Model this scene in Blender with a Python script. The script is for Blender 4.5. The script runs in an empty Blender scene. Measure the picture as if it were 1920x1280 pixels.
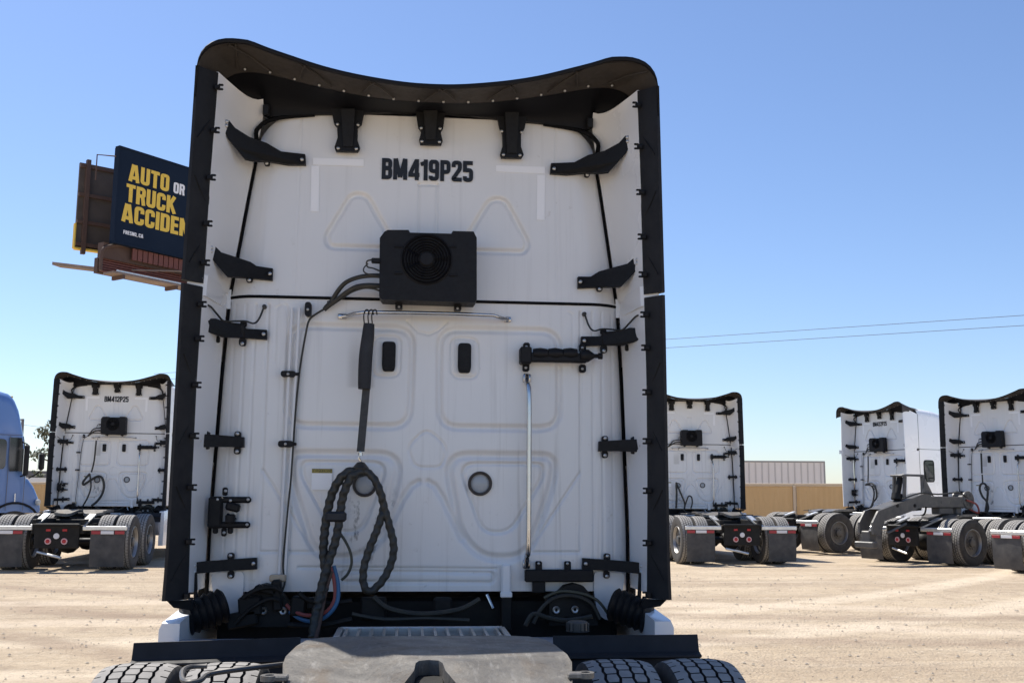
import bpy, math, random
import numpy as np
from mathutils import Vector, Matrix
random.seed(7); rng = np.random.default_rng(7)
R_ = math.radians
sc = bpy.context.scene
COL = sc.collection

# ------------------------------------------------------------------ camera, sky, sun, exposure
CAM = Vector((-0.08416, -5.93177, 1.68))
YAW, PITCH, ROLL, FPX = 0.095899, 0.145848, 0.0067185, 1989.47      # focal length for a 1920 px wide frame
_f = Vector((math.sin(YAW)*math.cos(PITCH), math.cos(YAW)*math.cos(PITCH), math.sin(PITCH)))
_r = Vector((math.cos(YAW), -math.sin(YAW), 0)); _u = _r.cross(_f)
RX = _r*math.cos(ROLL)+_u*math.sin(ROLL); UX = -_r*math.sin(ROLL)+_u*math.cos(ROLL); FX = _f
cd = bpy.data.cameras.new("camera"); cam = bpy.data.objects.new("camera", cd); COL.objects.link(cam)
cd.sensor_width = 36; cd.lens = FPX/1920*36; cd.clip_start = .05; cd.clip_end = 3000
m = Matrix.Identity(4)
for i in range(3):
    m[i][0] = RX[i]; m[i][1] = UX[i]; m[i][2] = -FX[i]; m[i][3] = CAM[i]
cam.matrix_world = m
sc.camera = cam

SUN = Vector((-1.1, 1.55, 2.98)).normalized()
ELEV = math.asin(SUN.z); AZ = math.atan2(SUN.x, SUN.y)
world = bpy.data.worlds.new("World"); sc.world = world; world.use_nodes = True
nt = world.node_tree; nt.nodes.clear()
sky = nt.nodes.new("ShaderNodeTexSky"); sky.sky_type = 'NISHITA'; sky.sun_disc = False
sky.sun_elevation = ELEV; sky.sun_rotation = AZ; sky.altitude = 100; sky.air_density = 1.0; sky.dust_density = 0.35; sky.ozone_density = 3.0
bg = nt.nodes.new("ShaderNodeBackground"); bg.inputs[1].default_value = 0.094
wo = nt.nodes.new("ShaderNodeOutputWorld")
wb = nt.nodes.new("ShaderNodeMix"); wb.data_type = 'RGBA'; wb.blend_type = 'MULTIPLY'; wb.inputs[0].default_value = 1
wb.inputs[7].default_value = (.96, .99, 1.11, 1)                    # the camera's daylight white balance, even over the whole sky
nt.links.new(sky.outputs[0], wb.inputs[6]); nt.links.new(wb.outputs[2], bg.inputs[0]); nt.links.new(bg.outputs[0], wo.inputs[0])
sl = bpy.data.lights.new("sun", 'SUN'); sl.energy = 4.6; sl.angle = R_(.53); sl.color = (1, .95, .87)
so = bpy.data.objects.new("sun", sl); COL.objects.link(so)
so.rotation_euler = SUN.to_track_quat('Z', 'Y').to_euler(); so.location = (-20, 25, 60)
sc.view_settings.view_transform = 'Standard'; sc.view_settings.look = 'None'
sc.view_settings.exposure = 0.60; sc.view_settings.gamma = 1; sc.view_settings.use_curve_mapping = False
sc.render.engine = 'CYCLES'
sc.cycles.max_bounces = 8; sc.cycles.diffuse_bounces = 4; sc.cycles.use_denoising = True

# camera-matched measuring helpers: photo pixel -> real point at a known distance
def ray(px, py): return RX*((px-960)/FPX) - UX*((py-640)/FPX) + FX
def P(px, py, Y):                       # point on the plane Y = const
    d = ray(px, py); return CAM + d*((Y-CAM.y)/d.y)
def PG(px, py, z):                      # point on the plane Z = const
    d = ray(px, py); return CAM + d*((z-CAM.z)/d.z)
def PD(px, py, dep):                    # point at depth dep along the optical axis
    return CAM + ray(px, py)*dep

# ------------------------------------------------------------------ mesh helpers
class MB:
    def __init__(s): s.v = []; s.f = []
    def add(s, vs, fs):
        o = len(s.v); s.v += [tuple(v) for v in vs]; s.f += [tuple(i+o for i in f) for f in fs]; return s
    def box(s, c, d, ch=0.0, rot=None):
        c = Vector(c); hx, hy, hz = d[0]/2, d[1]/2, d[2]/2
        ch = min(ch, hx*.9, hy*.9, hz*.9)
        if ch <= 0:
            vs = [Vector((x*hx, y*hy, z*hz)) for z in (-1, 1) for y in (-1, 1) for x in (-1, 1)]
            fs = [(0, 2, 3, 1), (4, 5, 7, 6), (0, 1, 5, 4), (2, 6, 7, 3), (0, 4, 6, 2), (1, 3, 7, 5)]
        else:
            vs = []; ids = {}
            for z in (-1, 1):
                for y in (-1, 1):
                    for x in (-1, 1):
                        k = (x, y, z)
                        for ax in range(3):
                            p = [x*(hx-ch), y*(hy-ch), z*(hz-ch)]
                            p[ax] = (x*hx, y*hy, z*hz)[ax]
                            ids[k, ax] = len(vs); vs.append(Vector(p))
            fs = []
            for ax in range(3):
                for sg in (-1, 1):
                    a, b = [(1, 2), (2, 0), (0, 1)][ax]
                    q = []
                    for (i, j) in ((-1, -1), (1, -1), (1, 1), (-1, 1)):
                        k = [0, 0, 0]; k[ax] = sg; k[a] = i; k[b] = j; q.append(ids[tuple(k), ax])
                    fs.append(tuple(q if sg > 0 else q[::-1]))
            for ax in range(3):
                a, b = [(1, 2), (2, 0), (0, 1)][ax]
                for i in (-1, 1):
                    for j in (-1, 1):
                        k0 = [0, 0, 0]; k0[ax] = -1; k0[a] = i; k0[b] = j; k1 = list(k0); k1[ax] = 1
                        k0 = tuple(k0); k1 = tuple(k1)
                        q = (ids[k0, a], ids[k1, a], ids[k1, b], ids[k0, b])
                        fs.append(q if i*j < 0 else q[::-1])
            for k in [(x, y, z) for z in (-1, 1) for y in (-1, 1) for x in (-1, 1)]:
                t = (ids[k, 0], ids[k, 1], ids[k, 2]); fs.append(t if k[0]*k[1]*k[2] > 0 else t[::-1])
        if rot is not None: vs = [rot @ v for v in vs]
        return s.add([v+c for v in vs], fs)
    def cyl(s, p0, p1, r0, r1=None, n=16, caps=True):
        p0 = Vector(p0); p1 = Vector(p1); r1 = r0 if r1 is None else r1
        d = (p1-p0).normalized(); a = d.orthogonal().normalized(); b = d.cross(a)
        vs = []
        for p, r in ((p0, r0), (p1, r1)):
            vs += [p+(a*math.cos(2*math.pi*i/n)+b*math.sin(2*math.pi*i/n))*r for i in range(n)]
        fs = [(i, (i+1) % n, n+(i+1) % n, n+i) for i in range(n)]
        if caps: fs += [tuple(range(n))[::-1], tuple(range(n, 2*n))]
        return s.add(vs, fs)
    def tube(s, pts, r, n=8, smooth=0, closed=False, twist=None):
        pts = [Vector(p) for p in pts]
        if smooth: pts = spline(pts, smooth)
        N = len(pts); rr = r if callable(r) else (lambda t: r)
        T = [(pts[min(i+1, N-1)]-pts[max(i-1, 0)]).normalized() for i in range(N)]
        a = T[0].orthogonal().normalized(); vs = []; L = 0
        for i in range(N):
            a = (a - T[i]*a.dot(T[i])).normalized(); b = T[i].cross(a)
            if i: L += (pts[i]-pts[i-1]).length
            for k in range(n):
                th = 2*math.pi*k/n; q = rr(i/(N-1))
                if twist: q *= 1+twist[1]*max(-.6, math.cos(th-L*twist[0]))
                vs.append(pts[i]+(a*math.cos(th)+b*math.sin(th))*q)
        fs = [(i*n+k, i*n+(k+1) % n, (i+1)*n+(k+1) % n, (i+1)*n+k) for i in range(N-1) for k in range(n)]
        fs += [tuple(range(n))[::-1], tuple(range((N-1)*n, N*n))]
        return s.add(vs, fs)
    def prism(s, poly, y0, y1, axis='Y'):          # poly in (x,z), extruded along Y
        n = len(poly); ar = sum(poly[i][0]*poly[(i+1) % n][1]-poly[(i+1) % n][0]*poly[i][1] for i in range(n))
        if ar < 0: poly = poly[::-1]
        if y0 > y1: y0, y1 = y1, y0
        vs = [(p[0], y0, p[1]) for p in poly]+[(p[0], y1, p[1]) for p in poly]
        fs = [tuple(range(n)), tuple(range(n, 2*n))[::-1]]+[(i, n+i, n+(i+1) % n, (i+1) % n) for i in range(n)]
        return s.add(vs, fs)
    def slab(s, pts, th):                          # free polygon facing -Y with thickness th behind it
        n = len(pts); ar = sum(pts[i][0]*pts[(i+1) % n][2]-pts[(i+1) % n][0]*pts[i][2] for i in range(n))
        if ar < 0: pts = pts[::-1]
        vs = [tuple(p) for p in pts]+[(p[0], p[1]+th, p[2]) for p in pts]
        fs = [tuple(range(n)), tuple(range(n, 2*n))[::-1]]+[(i, n+i, n+(i+1) % n, (i+1) % n) for i in range(n)]
        return s.add(vs, fs)
    def lathe(s, prof, c, axis='X', n=32):         # prof = [(r, h)]
        c = Vector(c); vs = []
        for (r, h) in prof:
            for k in range(n):
                th = 2*math.pi*k/n; a, b = r*math.cos(th), r*math.sin(th)
                vs.append(c+Vector({'X': (h, a, b), 'Y': (b, h, a), 'Z': (a, b, h)}[axis]))
        m_ = len(prof)
        fs = [(i*n+k, i*n+(k+1) % n, (i+1)*n+(k+1) % n, (i+1)*n+k) for i in range(m_-1) for k in range(n)]
        return s.add(vs, fs)
    def loft(s, secs, close=False, caps=False):    # list of equally long point rows
        n = len(secs[0]); vs = [p for r in secs for p in r]
        fs = [(i*n+k, i*n+(k+1) % n, (i+1)*n+(k+1) % n, (i+1)*n+k) for i in range(len(secs)-1) for k in range(n if close else n-1)]
        if caps: fs += [tuple(range(n))[::-1], tuple(range((len(secs)-1)*n, len(secs)*n))]
        return s.add(vs, fs)
    def mir(s):
        q = MB(); q.v = [(-x, y, z) for (x, y, z) in s.v]; q.f = [f[::-1] for f in s.f]; return q
    def join(s, o): return s.add(o.v, o.f)
    def mesh(s, name, ang=35):
        me = bpy.data.meshes.new(name); me.from_pydata(s.v, [], s.f); me.validate()
        fixn(me)
        me.shade_smooth(); me.set_sharp_from_angle(angle=R_(ang)); return me
def fixn(me):
    import bmesh
    b = bmesh.new(); b.from_mesh(me); bmesh.ops.recalc_face_normals(b, faces=b.faces[:]); b.to_mesh(me); b.free()

def spline(pts, k):
    out = []; n = len(pts)
    for i in range(n-1):
        p0, p1, p2, p3 = pts[max(i-1, 0)], pts[i], pts[i+1], pts[min(i+2, n-1)]
        for j in range(k):
            t = j/k
            out.append(.5*((2*p1)+(p2-p0)*t+(2*p0-5*p1+4*p2-p3)*t*t+(3*p1-p0-3*p2+p3)*t**3))
    return out+[pts[-1]]
def rounded(poly, r, k=5):
    out = []; n = len(poly); poly = [Vector((p[0], p[1])) for p in poly]
    for i in range(n):
        a, b, c = poly[i-1], poly[i], poly[(i+1) % n]
        u = (a-b); w = (c-b); rr = min(r, u.length*.48, w.length*.48)
        p0 = b+u.normalized()*rr; p1 = b+w.normalized()*rr
        for j in range(k+1):
            t = j/k; out.append(p0*(1-t)**2+b*2*t*(1-t)+p1*t*t)
    return out
def resample(pts, n):
    pts = [Vector(p) for p in pts]; L = [0]
    for a, b in zip(pts, pts[1:]): L.append(L[-1]+(b-a).length)
    out = []; j = 0
    for i in range(n):
        t = L[-1]*i/(n-1)
        while j < len(pts)-2 and L[j+1] < t: j += 1
        s_ = (t-L[j])/max(1e-9, L[j+1]-L[j]); out.append(pts[j].lerp(pts[j+1], min(1, s_)))
    return out

def obj(name, mb, mat, parent=None, ang=35, loc=None, kind=None):
    me = mb if isinstance(mb, bpy.types.Mesh) else mb.mesh(name, ang)
    o = bpy.data.objects.new(name, me); COL.objects.link(o)
    if mat is not None and not me.materials: me.materials.append(mat)
    if parent is not None: o.parent = parent
    if loc is not None: o.location = loc
    if kind: o['kind'] = kind
    return o
def both(name, mb, mat, parent, ang=35):
    return obj(name, mb, mat, parent, ang), obj(name, mb.mir(), mat, parent, ang)
def empty(name, loc=(0, 0, 0), rz=0, parent=None):
    o = bpy.data.objects.new(name, None); COL.objects.link(o); o.location = loc; o.rotation_euler = (0, 0, rz); o.empty_display_size = .2
    if parent is not None: o.parent = parent
    return o
def tag(o, label=None, cat=None, group=None, kind=None):
    if label: o['label'] = label
    if cat: o['category'] = cat
    if group: o['group'] = group
    if kind: o['kind'] = kind
    return o
KIDS = {}
def copy_tree(o, parent=None, skip=()):
    c = o.copy(); COL.objects.link(c); c.parent = parent
    for ch in o.children:
        if ch.name.split('.')[0] in skip: continue
        copy_tree(ch, c)
    return c

# ------------------------------------------------------------------ materials
def mat(name, base, rough=.5, metal=0.0, spec=.5, noise=None, bump=None, coat=0.0, dirt=None):
    """noise=(scale, amount, colour2) mottles the colour; bump=(scale, strength, distance); dirt=(scale, colour, lo, hi)"""
    mt = bpy.data.materials.new(name); mt.use_nodes = True; n = mt.node_tree; b = n.nodes["Principled BSDF"]
    b.inputs["Base Color"].default_value = (*base, 1); b.inputs["Roughness"].default_value = rough
    b.inputs["Metallic"].default_value = metal; b.inputs["Specular IOR Level"].default_value = spec
    if coat: b.inputs["Coat Weight"].default_value = coat; b.inputs["Coat Roughness"].default_value = .08
    tc = n.nodes.new("ShaderNodeTexCoord"); col = None
    def nz(scale, detail=6, rough=.6):
        t = n.nodes.new("ShaderNodeTexNoise"); t.inputs["Scale"].default_value = scale; t.inputs["Detail"].default_value = detail
        t.inputs["Roughness"].default_value = rough; n.links.new(off.outputs[0], t.inputs["Vector"]); return t
    oi = n.nodes.new("ShaderNodeObjectInfo"); ml = n.nodes.new("ShaderNodeMath"); ml.operation = 'MULTIPLY'; ml.inputs[1].default_value = 37.0
    n.links.new(oi.outputs["Random"], ml.inputs[0]); off = n.nodes.new("ShaderNodeVectorMath"); off.operation = 'ADD'   # every copy wears its own grime
    n.links.new(tc.outputs["Object"], off.inputs[0]); n.links.new(ml.outputs[0], off.inputs[1])
    def mix(fac, a, bcol):
        x = n.nodes.new("ShaderNodeMix"); x.data_type = 'RGBA'; n.links.new(fac, x.inputs[0])
        if isinstance(a, tuple): x.inputs[6].default_value = (*a, 1)
        else: n.links.new(a, x.inputs[6])
        x.inputs[7].default_value = (*bcol, 1); return x.outputs[2]
    def ramp(src, lo, hi, a=0., bb=1.):
        r = n.nodes.new("ShaderNodeMapRange"); r.inputs[1].default_value = lo; r.inputs[2].default_value = hi
        r.inputs[3].default_value = a; r.inputs[4].default_value = bb; n.links.new(src, r.inputs[0]); return r.outputs[0]
    col = base
    if noise:
        col = mix(ramp(nz(noise[0]).outputs[0], .35, .65, 0, noise[1]), col, noise[2])
    if dirt:
        col = mix(ramp(nz(dirt[0], 10, .7).outputs[0], dirt[2], dirt[3]), col, dirt[1])
    if not isinstance(col, tuple): n.links.new(col, b.inputs["Base Color"])
    if bump:
        bp = n.nodes.new("ShaderNodeBump"); bp.inputs["Strength"].default_value = bump[1]; bp.inputs["Distance"].default_value = bump[2]
        n.links.new(nz(bump[0]).outputs[0], bp.inputs["Height"]); n.links.new(bp.outputs[0], b.inputs["Normal"])
        rr = ramp(nz(bump[0]*.21).outputs[0], .3, .7, max(0, rough-.1), min(1, rough+.12)); n.links.new(rr, b.inputs["Roughness"])
    mt.diffuse_color = (*base, 1); return mt

M = {}
M['white'] = mat("white_paint", (.86, .858, .855), .32, 0, .5, noise=(1.3, .4, (.78, .775, .77)), dirt=(7, (.47, .44, .40), .66, .80), bump=(3, .02, .02), coat=.25)
M['white_side'] = mat("white_body_paint", (.87, .87, .87), .28, noise=(.9, .3, (.82, .82, .82)), bump=(2, .02, .02), coat=.3)
M['plastic'] = mat("black_plastic", (.007, .007, .009), .55, 0, .28, noise=(9, .5, (.013, .0125, .012)), bump=(240, .12, .002))
M['visor'] = mat("charcoal_plastic", (.052, .045, .040), .6, 0, .35, noise=(5, .6, (.075, .063, .054)), bump=(160, .12, .002))
M['rubber'] = mat("black_rubber_flap", (.012, .0125, .015), .62, 0, .32, noise=(4, .6, (.022, .022, .024)), bump=(60, .15, .003))
M['steelblack'] = mat("black_frame_paint", (.006, .006, .0065), .6, 0, .3, noise=(6, .6, (.018, .016, .014)), bump=(40, .2, .004))
M['liner'] = mat("black_liner", (.005, .005, .007), .6, 0, .25)
M['seal'] = mat("black_seal", (.004, .004, .005), .75, 0, .15)
M['gap'] = mat("panel_gap_shade", (.12, .12, .13), .7)
M['bolt'] = mat("zinc_bolt", (.55, .54, .52), .38, .9)
M['chrome'] = mat("brushed_steel", (.62, .62, .62), .22, 1.0, noise=(20, .3, (.5, .48, .45)))
M['alu'] = mat("aluminium", (.72, .72, .70), .38, .9, noise=(12, .5, (.55, .53, .50)), bump=(60, .1, .002))
M['pipe'] = mat("white_conduit", (.80, .80, .80), .2)
M['number'] = mat("black_decal", (.006, .006, .008), .45)
M['tape'] = mat("reflective_tape", (.99, .985, .98), .25, noise=(120, .3, (.95, .94, .94)))
M['sticker'] = mat("white_sticker", (.97, .97, .96), .35)
M['stickery'] = mat("yellow_sticker_band", (.42, .33, .06), .5, noise=(160, .9, (.04, .04, .03)))
M['lens'] = mat("grey_lens", (.42, .44, .45), .25, bump=(90, .3, .004))
M['tyre'] = mat("dusty_tyre_rubber", (.036, .034, .033), .85, noise=(7, .7, (.075, .068, .058)), bump=(90, .2, .004))
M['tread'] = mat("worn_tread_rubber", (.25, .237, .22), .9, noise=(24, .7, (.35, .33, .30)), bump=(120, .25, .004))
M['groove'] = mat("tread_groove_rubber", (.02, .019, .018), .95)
M['wheel'] = mat("dark_wheel_steel", (.09, .088, .085), .5, .5, noise=(8, .6, (.14, .13, .12)))
M['rimlip'] = mat("grey_rim_lip", (.33, .32, .31), .42, .7)
M['plate'] = mat("fifth_wheel_steel", (.12, .112, .102), .42, .3, noise=(5, .9, (.20, .187, .168)), dirt=(16, (.10, .085, .07), .60, .74), bump=(45, .5, .006))
def worn_plate(mt):
    n = mt.node_tree; L = n.links.new; b = n.nodes["Principled BSDF"]; src = b.inputs["Base Color"].links[0].from_socket
    tc = n.nodes.new("ShaderNodeTexCoord"); q = n.nodes.new("ShaderNodeMapping"); q.inputs["Location"].default_value = (0, 2.2, 0); L(tc.outputs["Object"], q.inputs[0])
    def noise(v_, sc_, d=8):
        t = n.nodes.new("ShaderNodeTexNoise"); t.inputs["Scale"].default_value = sc_; t.inputs["Detail"].default_value = d; t.inputs["Roughness"].default_value = .7; L(v_, t.inputs["Vector"]); return t.outputs[0]
    w = n.nodes.new("ShaderNodeTexWave"); w.wave_type = 'RINGS'; w.rings_direction = 'Z'; w.inputs["Scale"].default_value = 1.25; w.inputs["Distortion"].default_value = 1.2; w.inputs["Detail"].default_value = 3; L(q.outputs[0], w.inputs["Vector"])
    def rg(s_, lo, hi, a=0, bb=1):
        r = n.nodes.new("ShaderNodeMapRange"); r.inputs[1].default_value = lo; r.inputs[2].default_value = hi; r.inputs[3].default_value = a; r.inputs[4].default_value = bb; L(s_, r.inputs[0]); return r.outputs[0]
    def mul(a, c):
        x = n.nodes.new("ShaderNodeMath"); x.operation = 'MULTIPLY'; L(a, x.inputs[0]); L(c, x.inputs[1]); return x.outputs[0]
    def mx(f_, a, c):
        x = n.nodes.new("ShaderNodeMix"); x.data_type = 'RGBA'; L(f_, x.inputs[0]); L(a, x.inputs[6]); x.inputs[7].default_value = (*c, 1); return x.outputs[2]
    o = q.outputs[0]
    col = mx(mul(rg(w.outputs[0], .55, .9), rg(noise(o, 4), .44, .62, 0, .7)), src, (.15, .115, .082))
    m2 = n.nodes.new("ShaderNodeMapping"); m2.inputs["Scale"].default_value = (2, 9, 1); m2.inputs["Rotation"].default_value = (0, 0, .9); L(o, m2.inputs[0])
    col = mx(rg(noise(m2.outputs[0], 4, 12), .60, .64, 0, .55), col, (.07, .06, .052))
    col = mx(rg(noise(o, 13, 12), .62, .67, 0, .9), col, (.045, .04, .036))
    m3 = n.nodes.new("ShaderNodeMapping"); m3.inputs["Scale"].default_value = (9, 1.5, 1); m3.inputs["Rotation"].default_value = (0, 0, .5); L(o, m3.inputs[0])
    col = mx(rg(noise(m3.outputs[0], 6, 10), .54, .66, 0, .6), col, (.27, .258, .24))
    L(col, b.inputs["Base Color"])
worn_plate(M['plate'])
M['flap'] = mat("mud_flap_rubber", (.05, .049, .05), .75, noise=(5, .8, (.10, .095, .088)), bump=(30, .2, .004))
M['red'] = mat("red_lens", (.42, .018, .025), .3)
M['pinkring'] = mat("pale_lamp_ring", (.72, .45, .45), .4)
M['amber'] = mat("red_reflective_tape", (.36, .03, .04), .4)
M['wtape'] = mat("white_reflective_tape", (.72, .72, .74), .4)
M['glass'] = mat("dark_window_glass", (.012, .015, .016), .06, 0, .6)
M['hose'] = mat("black_hose", (.02, .021, .020), .5, noise=(14, .6, (.05, .045, .032)))
M['redhose'] = mat("red_air_hose", (.28, .06, .05), .5)
M['bluehose'] = mat("blue_air_hose", (.05, .14, .27), .5)
M['oliv'] = mat("olive_hose", (.05, .052, .035), .5)
M['sleeve'] = mat("black_sleeve", (.02, .021, .025), .65, bump=(50, .3, .004))
M['strap'] = mat("grey_strap", (.035, .036, .038), .7, noise=(30, .6, (.07, .07, .07)))
M['blue'] = mat("blue_body_paint", (.105, .20, .44), .3, noise=(1.2, .4, (.13, .235, .48)), coat=.3)
M['boom'] = mat("grey_painted_steel", (.085, .085, .085), .5, .2, noise=(6, .6, (.15, .14, .125)), bump=(30, .2, .004))
M['rust'] = mat("rusty_brown_steel", (.085, .048, .036), .75, noise=(.8, .7, (.12, .075, .055)), bump=(6, .3, .02))
M['rustred'] = mat("red_brown_louver", (.19, .065, .05), .7, noise=(.8, .6, (.13, .05, .04)))
M['bbback'] = mat("weathered_board_back", (.075, .058, .048), .8, noise=(.7, .8, (.11, .09, .075)))
M['plank'] = mat("weathered_plank", (.28, .21, .17), .8, noise=(1.5, .7, (.18, .13, .1)))
M['navy'] = mat("navy_poster_vinyl", (.008, .017, .036), .8, 0, .15, noise=(.4, .4, (.016, .028, .052)))
M['gold'] = mat("golden_poster_ink", (.80, .55, .10), .7, 0, .2)
M['wink'] = mat("white_poster_ink", (.80, .81, .84), .7, 0, .2)
M['wall'] = mat("tan_wall_panels", (.60, .405, .20), .85, noise=(.5, .7, (.52, .345, .165)), bump=(12, .3, .02), dirt=(1.7, (.28, .19, .11), .62, .8))
M['cap'] = mat("pale_wall_cap", (.55, .44, .31), .8, noise=(1, .4, (.47, .37, .26)))
M['trailer'] = mat("pale_trailer_sheet", (.84, .79, .74), .5, noise=(.6, .5, (.74, .69, .65)))
M['trailpost'] = mat("trailer_post", (.58, .545, .51), .5)
M['trailend'] = mat("trailer_end_shade_grey", (.34, .335, .32), .55)  # shade of the trailer's end put into the colour; also used on the top rail
M['pole'] = mat("galvanised_pole", (.16, .16, .17), .5, .4)
M['wire'] = mat("power_cable", (.10, .11, .13), .6)
M['bark'] = mat("bark", (.10, .075, .055), .9, bump=(12, .4, .03))
M['leaf'] = mat("dusty_green_leaf", (.10, .112, .065), .7, noise=(1.2, .8, (.16, .165, .11)))
M['shed'] = mat("grey_shed", (.13, .13, .14), .7, noise=(.3, .5, (.17, .16, .16)))
M['greypaint'] = mat("grey_van_paint", (.22, .23, .26), .35)

# ------------------------------------------------------------------ ground
def hground(x, y):
    t = min(1, max(0, (y-3)/11)); return .26*t*t*(3-2*t)
TRACKS = [(-6, 30.0, 24.5, .40, .9, (.68, .565, .42)), (30, -8.0, 24, .38, .8, (.36, .275, .195)), (9, 40, 33, .34, .8, (.38, .29, .21)), (-14, -6, 17, .36, .8, (.37, .28, .20)), (-2, -30, 39, .40, .75, (.68, .56, .42)), (22, 2, 13.5, .34, .7, (.38, .29, .21))]
def ground_material():
    mt = bpy.data.materials.new("sunbaked_gravel"); mt.use_nodes = True; n = mt.node_tree; L = n.links.new; b = n.nodes["Principled BSDF"]
    b.inputs["Roughness"].default_value = .95; b.inputs["Specular IOR Level"].default_value = .15
    tc = n.nodes.new("ShaderNodeTexCoord")
    def mp(sc_, rot=0):
        q = n.nodes.new("ShaderNodeMapping"); q.inputs["Scale"].default_value = sc_; q.inputs["Rotation"].default_value = (0, 0, rot); L(tc.outputs["Object"], q.inputs[0]); return q.outputs[0]
    def nz(v_, s, d=6, r=.6):
        t = n.nodes.new("ShaderNodeTexNoise"); t.inputs["Scale"].default_value = s; t.inputs["Detail"].default_value = d; t.inputs["Roughness"].default_value = r; L(v_, t.inputs["Vector"]); return t.outputs[0]
    def rg(src, lo, hi, a=0, bb=1):
        r = n.nodes.new("ShaderNodeMapRange"); r.inputs[1].default_value = lo; r.inputs[2].default_value = hi; r.inputs[3].default_value = a; r.inputs[4].default_value = bb; L(src, r.inputs[0]); return r.outputs[0]
    def mx(f_, a, c):
        x = n.nodes.new("ShaderNodeMix"); x.data_type = 'RGBA'; L(f_, x.inputs[0])
        if isinstance(a, tuple): x.inputs[6].default_value = (*a, 1)
        else: L(a, x.inputs[6])
        x.inputs[7].default_value = (*c, 1); return x.outputs[2]
    o = mp((1, 1, 1))
    c = mx(rg(nz(o, .55, 8), .38, .62), (.50, .395, .275), (.58, .47, .335))
    c = mx(rg(nz(mp((.10, .9, 1), .22), .9, 6), .44, .64, 0, .75), c, (.40, .31, .22))       # tyre-worn bands across the lot
    c = mx(rg(nz(mp((.12, 1.4, 1), -.12), 1.3, 6), .5, .68, 0, .6), c, (.66, .545, .40))          # pale dusty streaks
    c = mx(rg(nz(o, 3.2, 8, .75), .50, .66, 0, .65), c, (.36, .28, .205))
    c = mx(rg(nz(o, 1.1, 8, .7), .54, .66, 0, .5), c, (.37, .28, .20))
    c = mx(rg(nz(o, 9, 6, .7), .56, .70, 0, .55), c, (.70, .60, .46))
    def track(cx, cy, R, w, amt, colr, pair=1.9):
        global c_
        q = n.nodes.new("ShaderNodeVectorMath"); q.operation = 'SUBTRACT'; q.inputs[1].default_value = (cx, cy, 0); wv = n.nodes.new("ShaderNodeVectorMath"); wv.operation = 'MULTIPLY'; wv.inputs[1].default_value = (1, 1, 0)
        L(o, q.inputs[0]); L(q.outputs[0], wv.inputs[0]); ln = n.nodes.new("ShaderNodeVectorMath"); ln.operation = 'LENGTH'; L(wv.outputs[0], ln.inputs[0]); out = None
        for dR in (-pair/2, pair/2):
            a = n.nodes.new("ShaderNodeMath"); a.operation = 'SUBTRACT'; a.inputs[1].default_value = R+dR; L(ln.outputs["Value"], a.inputs[0])
            b_ = n.nodes.new("ShaderNodeMath"); b_.operation = 'ABSOLUTE'; L(a.outputs[0], b_.inputs[0]); m_ = rg(b_.outputs[0], w*.35, w, 1, 0)
            if out is None: out = m_
            else:
                mx_ = n.nodes.new("ShaderNodeMath"); mx_.operation = 'MAXIMUM'; L(out, mx_.inputs[0]); L(m_, mx_.inputs[1]); out = mx_.outputs[0]
        e = n.nodes.new("ShaderNodeMath"); e.operation = 'MULTIPLY'; L(out, e.inputs[0]); L(rg(nz(o, 1.7, 8, .75), .30, .52, 0, amt), e.inputs[1]); return e.outputs[0], colr
    for a_ in TRACKS:
        f_, cl_ = track(*a_); c = mx(f_, c, cl_)
    c = mx(rg(nz(o, 22, 6, .7), .55, .72, 0, .7), c, (.29, .235, .18))
    c = mx(rg(nz(o, 60, 4, .7), .62, .74, 0, .5), c, (.62, .54, .43))
    c = mx(rg(nz(o, 75, 4, .7), .64, .73, 0, .6), c, (.16, .13, .11))
    L(c, b.inputs["Base Color"])
    vo = n.nodes.new("ShaderNodeTexVoronoi"); vo.inputs["Scale"].default_value = 30; L(o, vo.inputs["Vector"])
    h1 = nz(o, 40, 8, .75)
    add = n.nodes.new("ShaderNodeMath"); add.operation = 'MULTIPLY_ADD'; add.inputs[1].default_value = .6; L(vo.outputs[0], add.inputs[0]); L(h1, add.inputs[2])
    bp = n.nodes.new("ShaderNodeBump"); bp.inputs["Strength"].default_value = .9; bp.inputs["Distance"].default_value = .03; L(add.outputs[0], bp.inputs["Height"])
    b2 = n.nodes.new("ShaderNodeBump"); b2.inputs["Strength"].default_value = .5; b2.inputs["Distance"].default_value = .25; L(nz(mp((.35, 1, 1)), 1.1, 6), b2.inputs["Height"])
    L(bp.outputs[0], b2.inputs["Normal"]); L(b2.outputs[0], b.inputs["Normal"])
    return mt
xs = sorted(set([-1500, -700, -300, -150, -90]+list(range(-60, 61, 3))+[90, 150, 300, 700, 1500]))
ys = sorted(set([-1500, -500, -200, -80, -40, -20, -10, -6, -3, 0]+[3+i*.55 for i in range(21)]+list(range(15, 90, 5))+[110, 150, 250, 500, 1000, 1800]))
g = MB(); g.loft([[(x, y, hground(x, y)) for x in xs] for y in ys])
obj("ground", g, ground_material(), kind="structure", ang=180)
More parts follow.
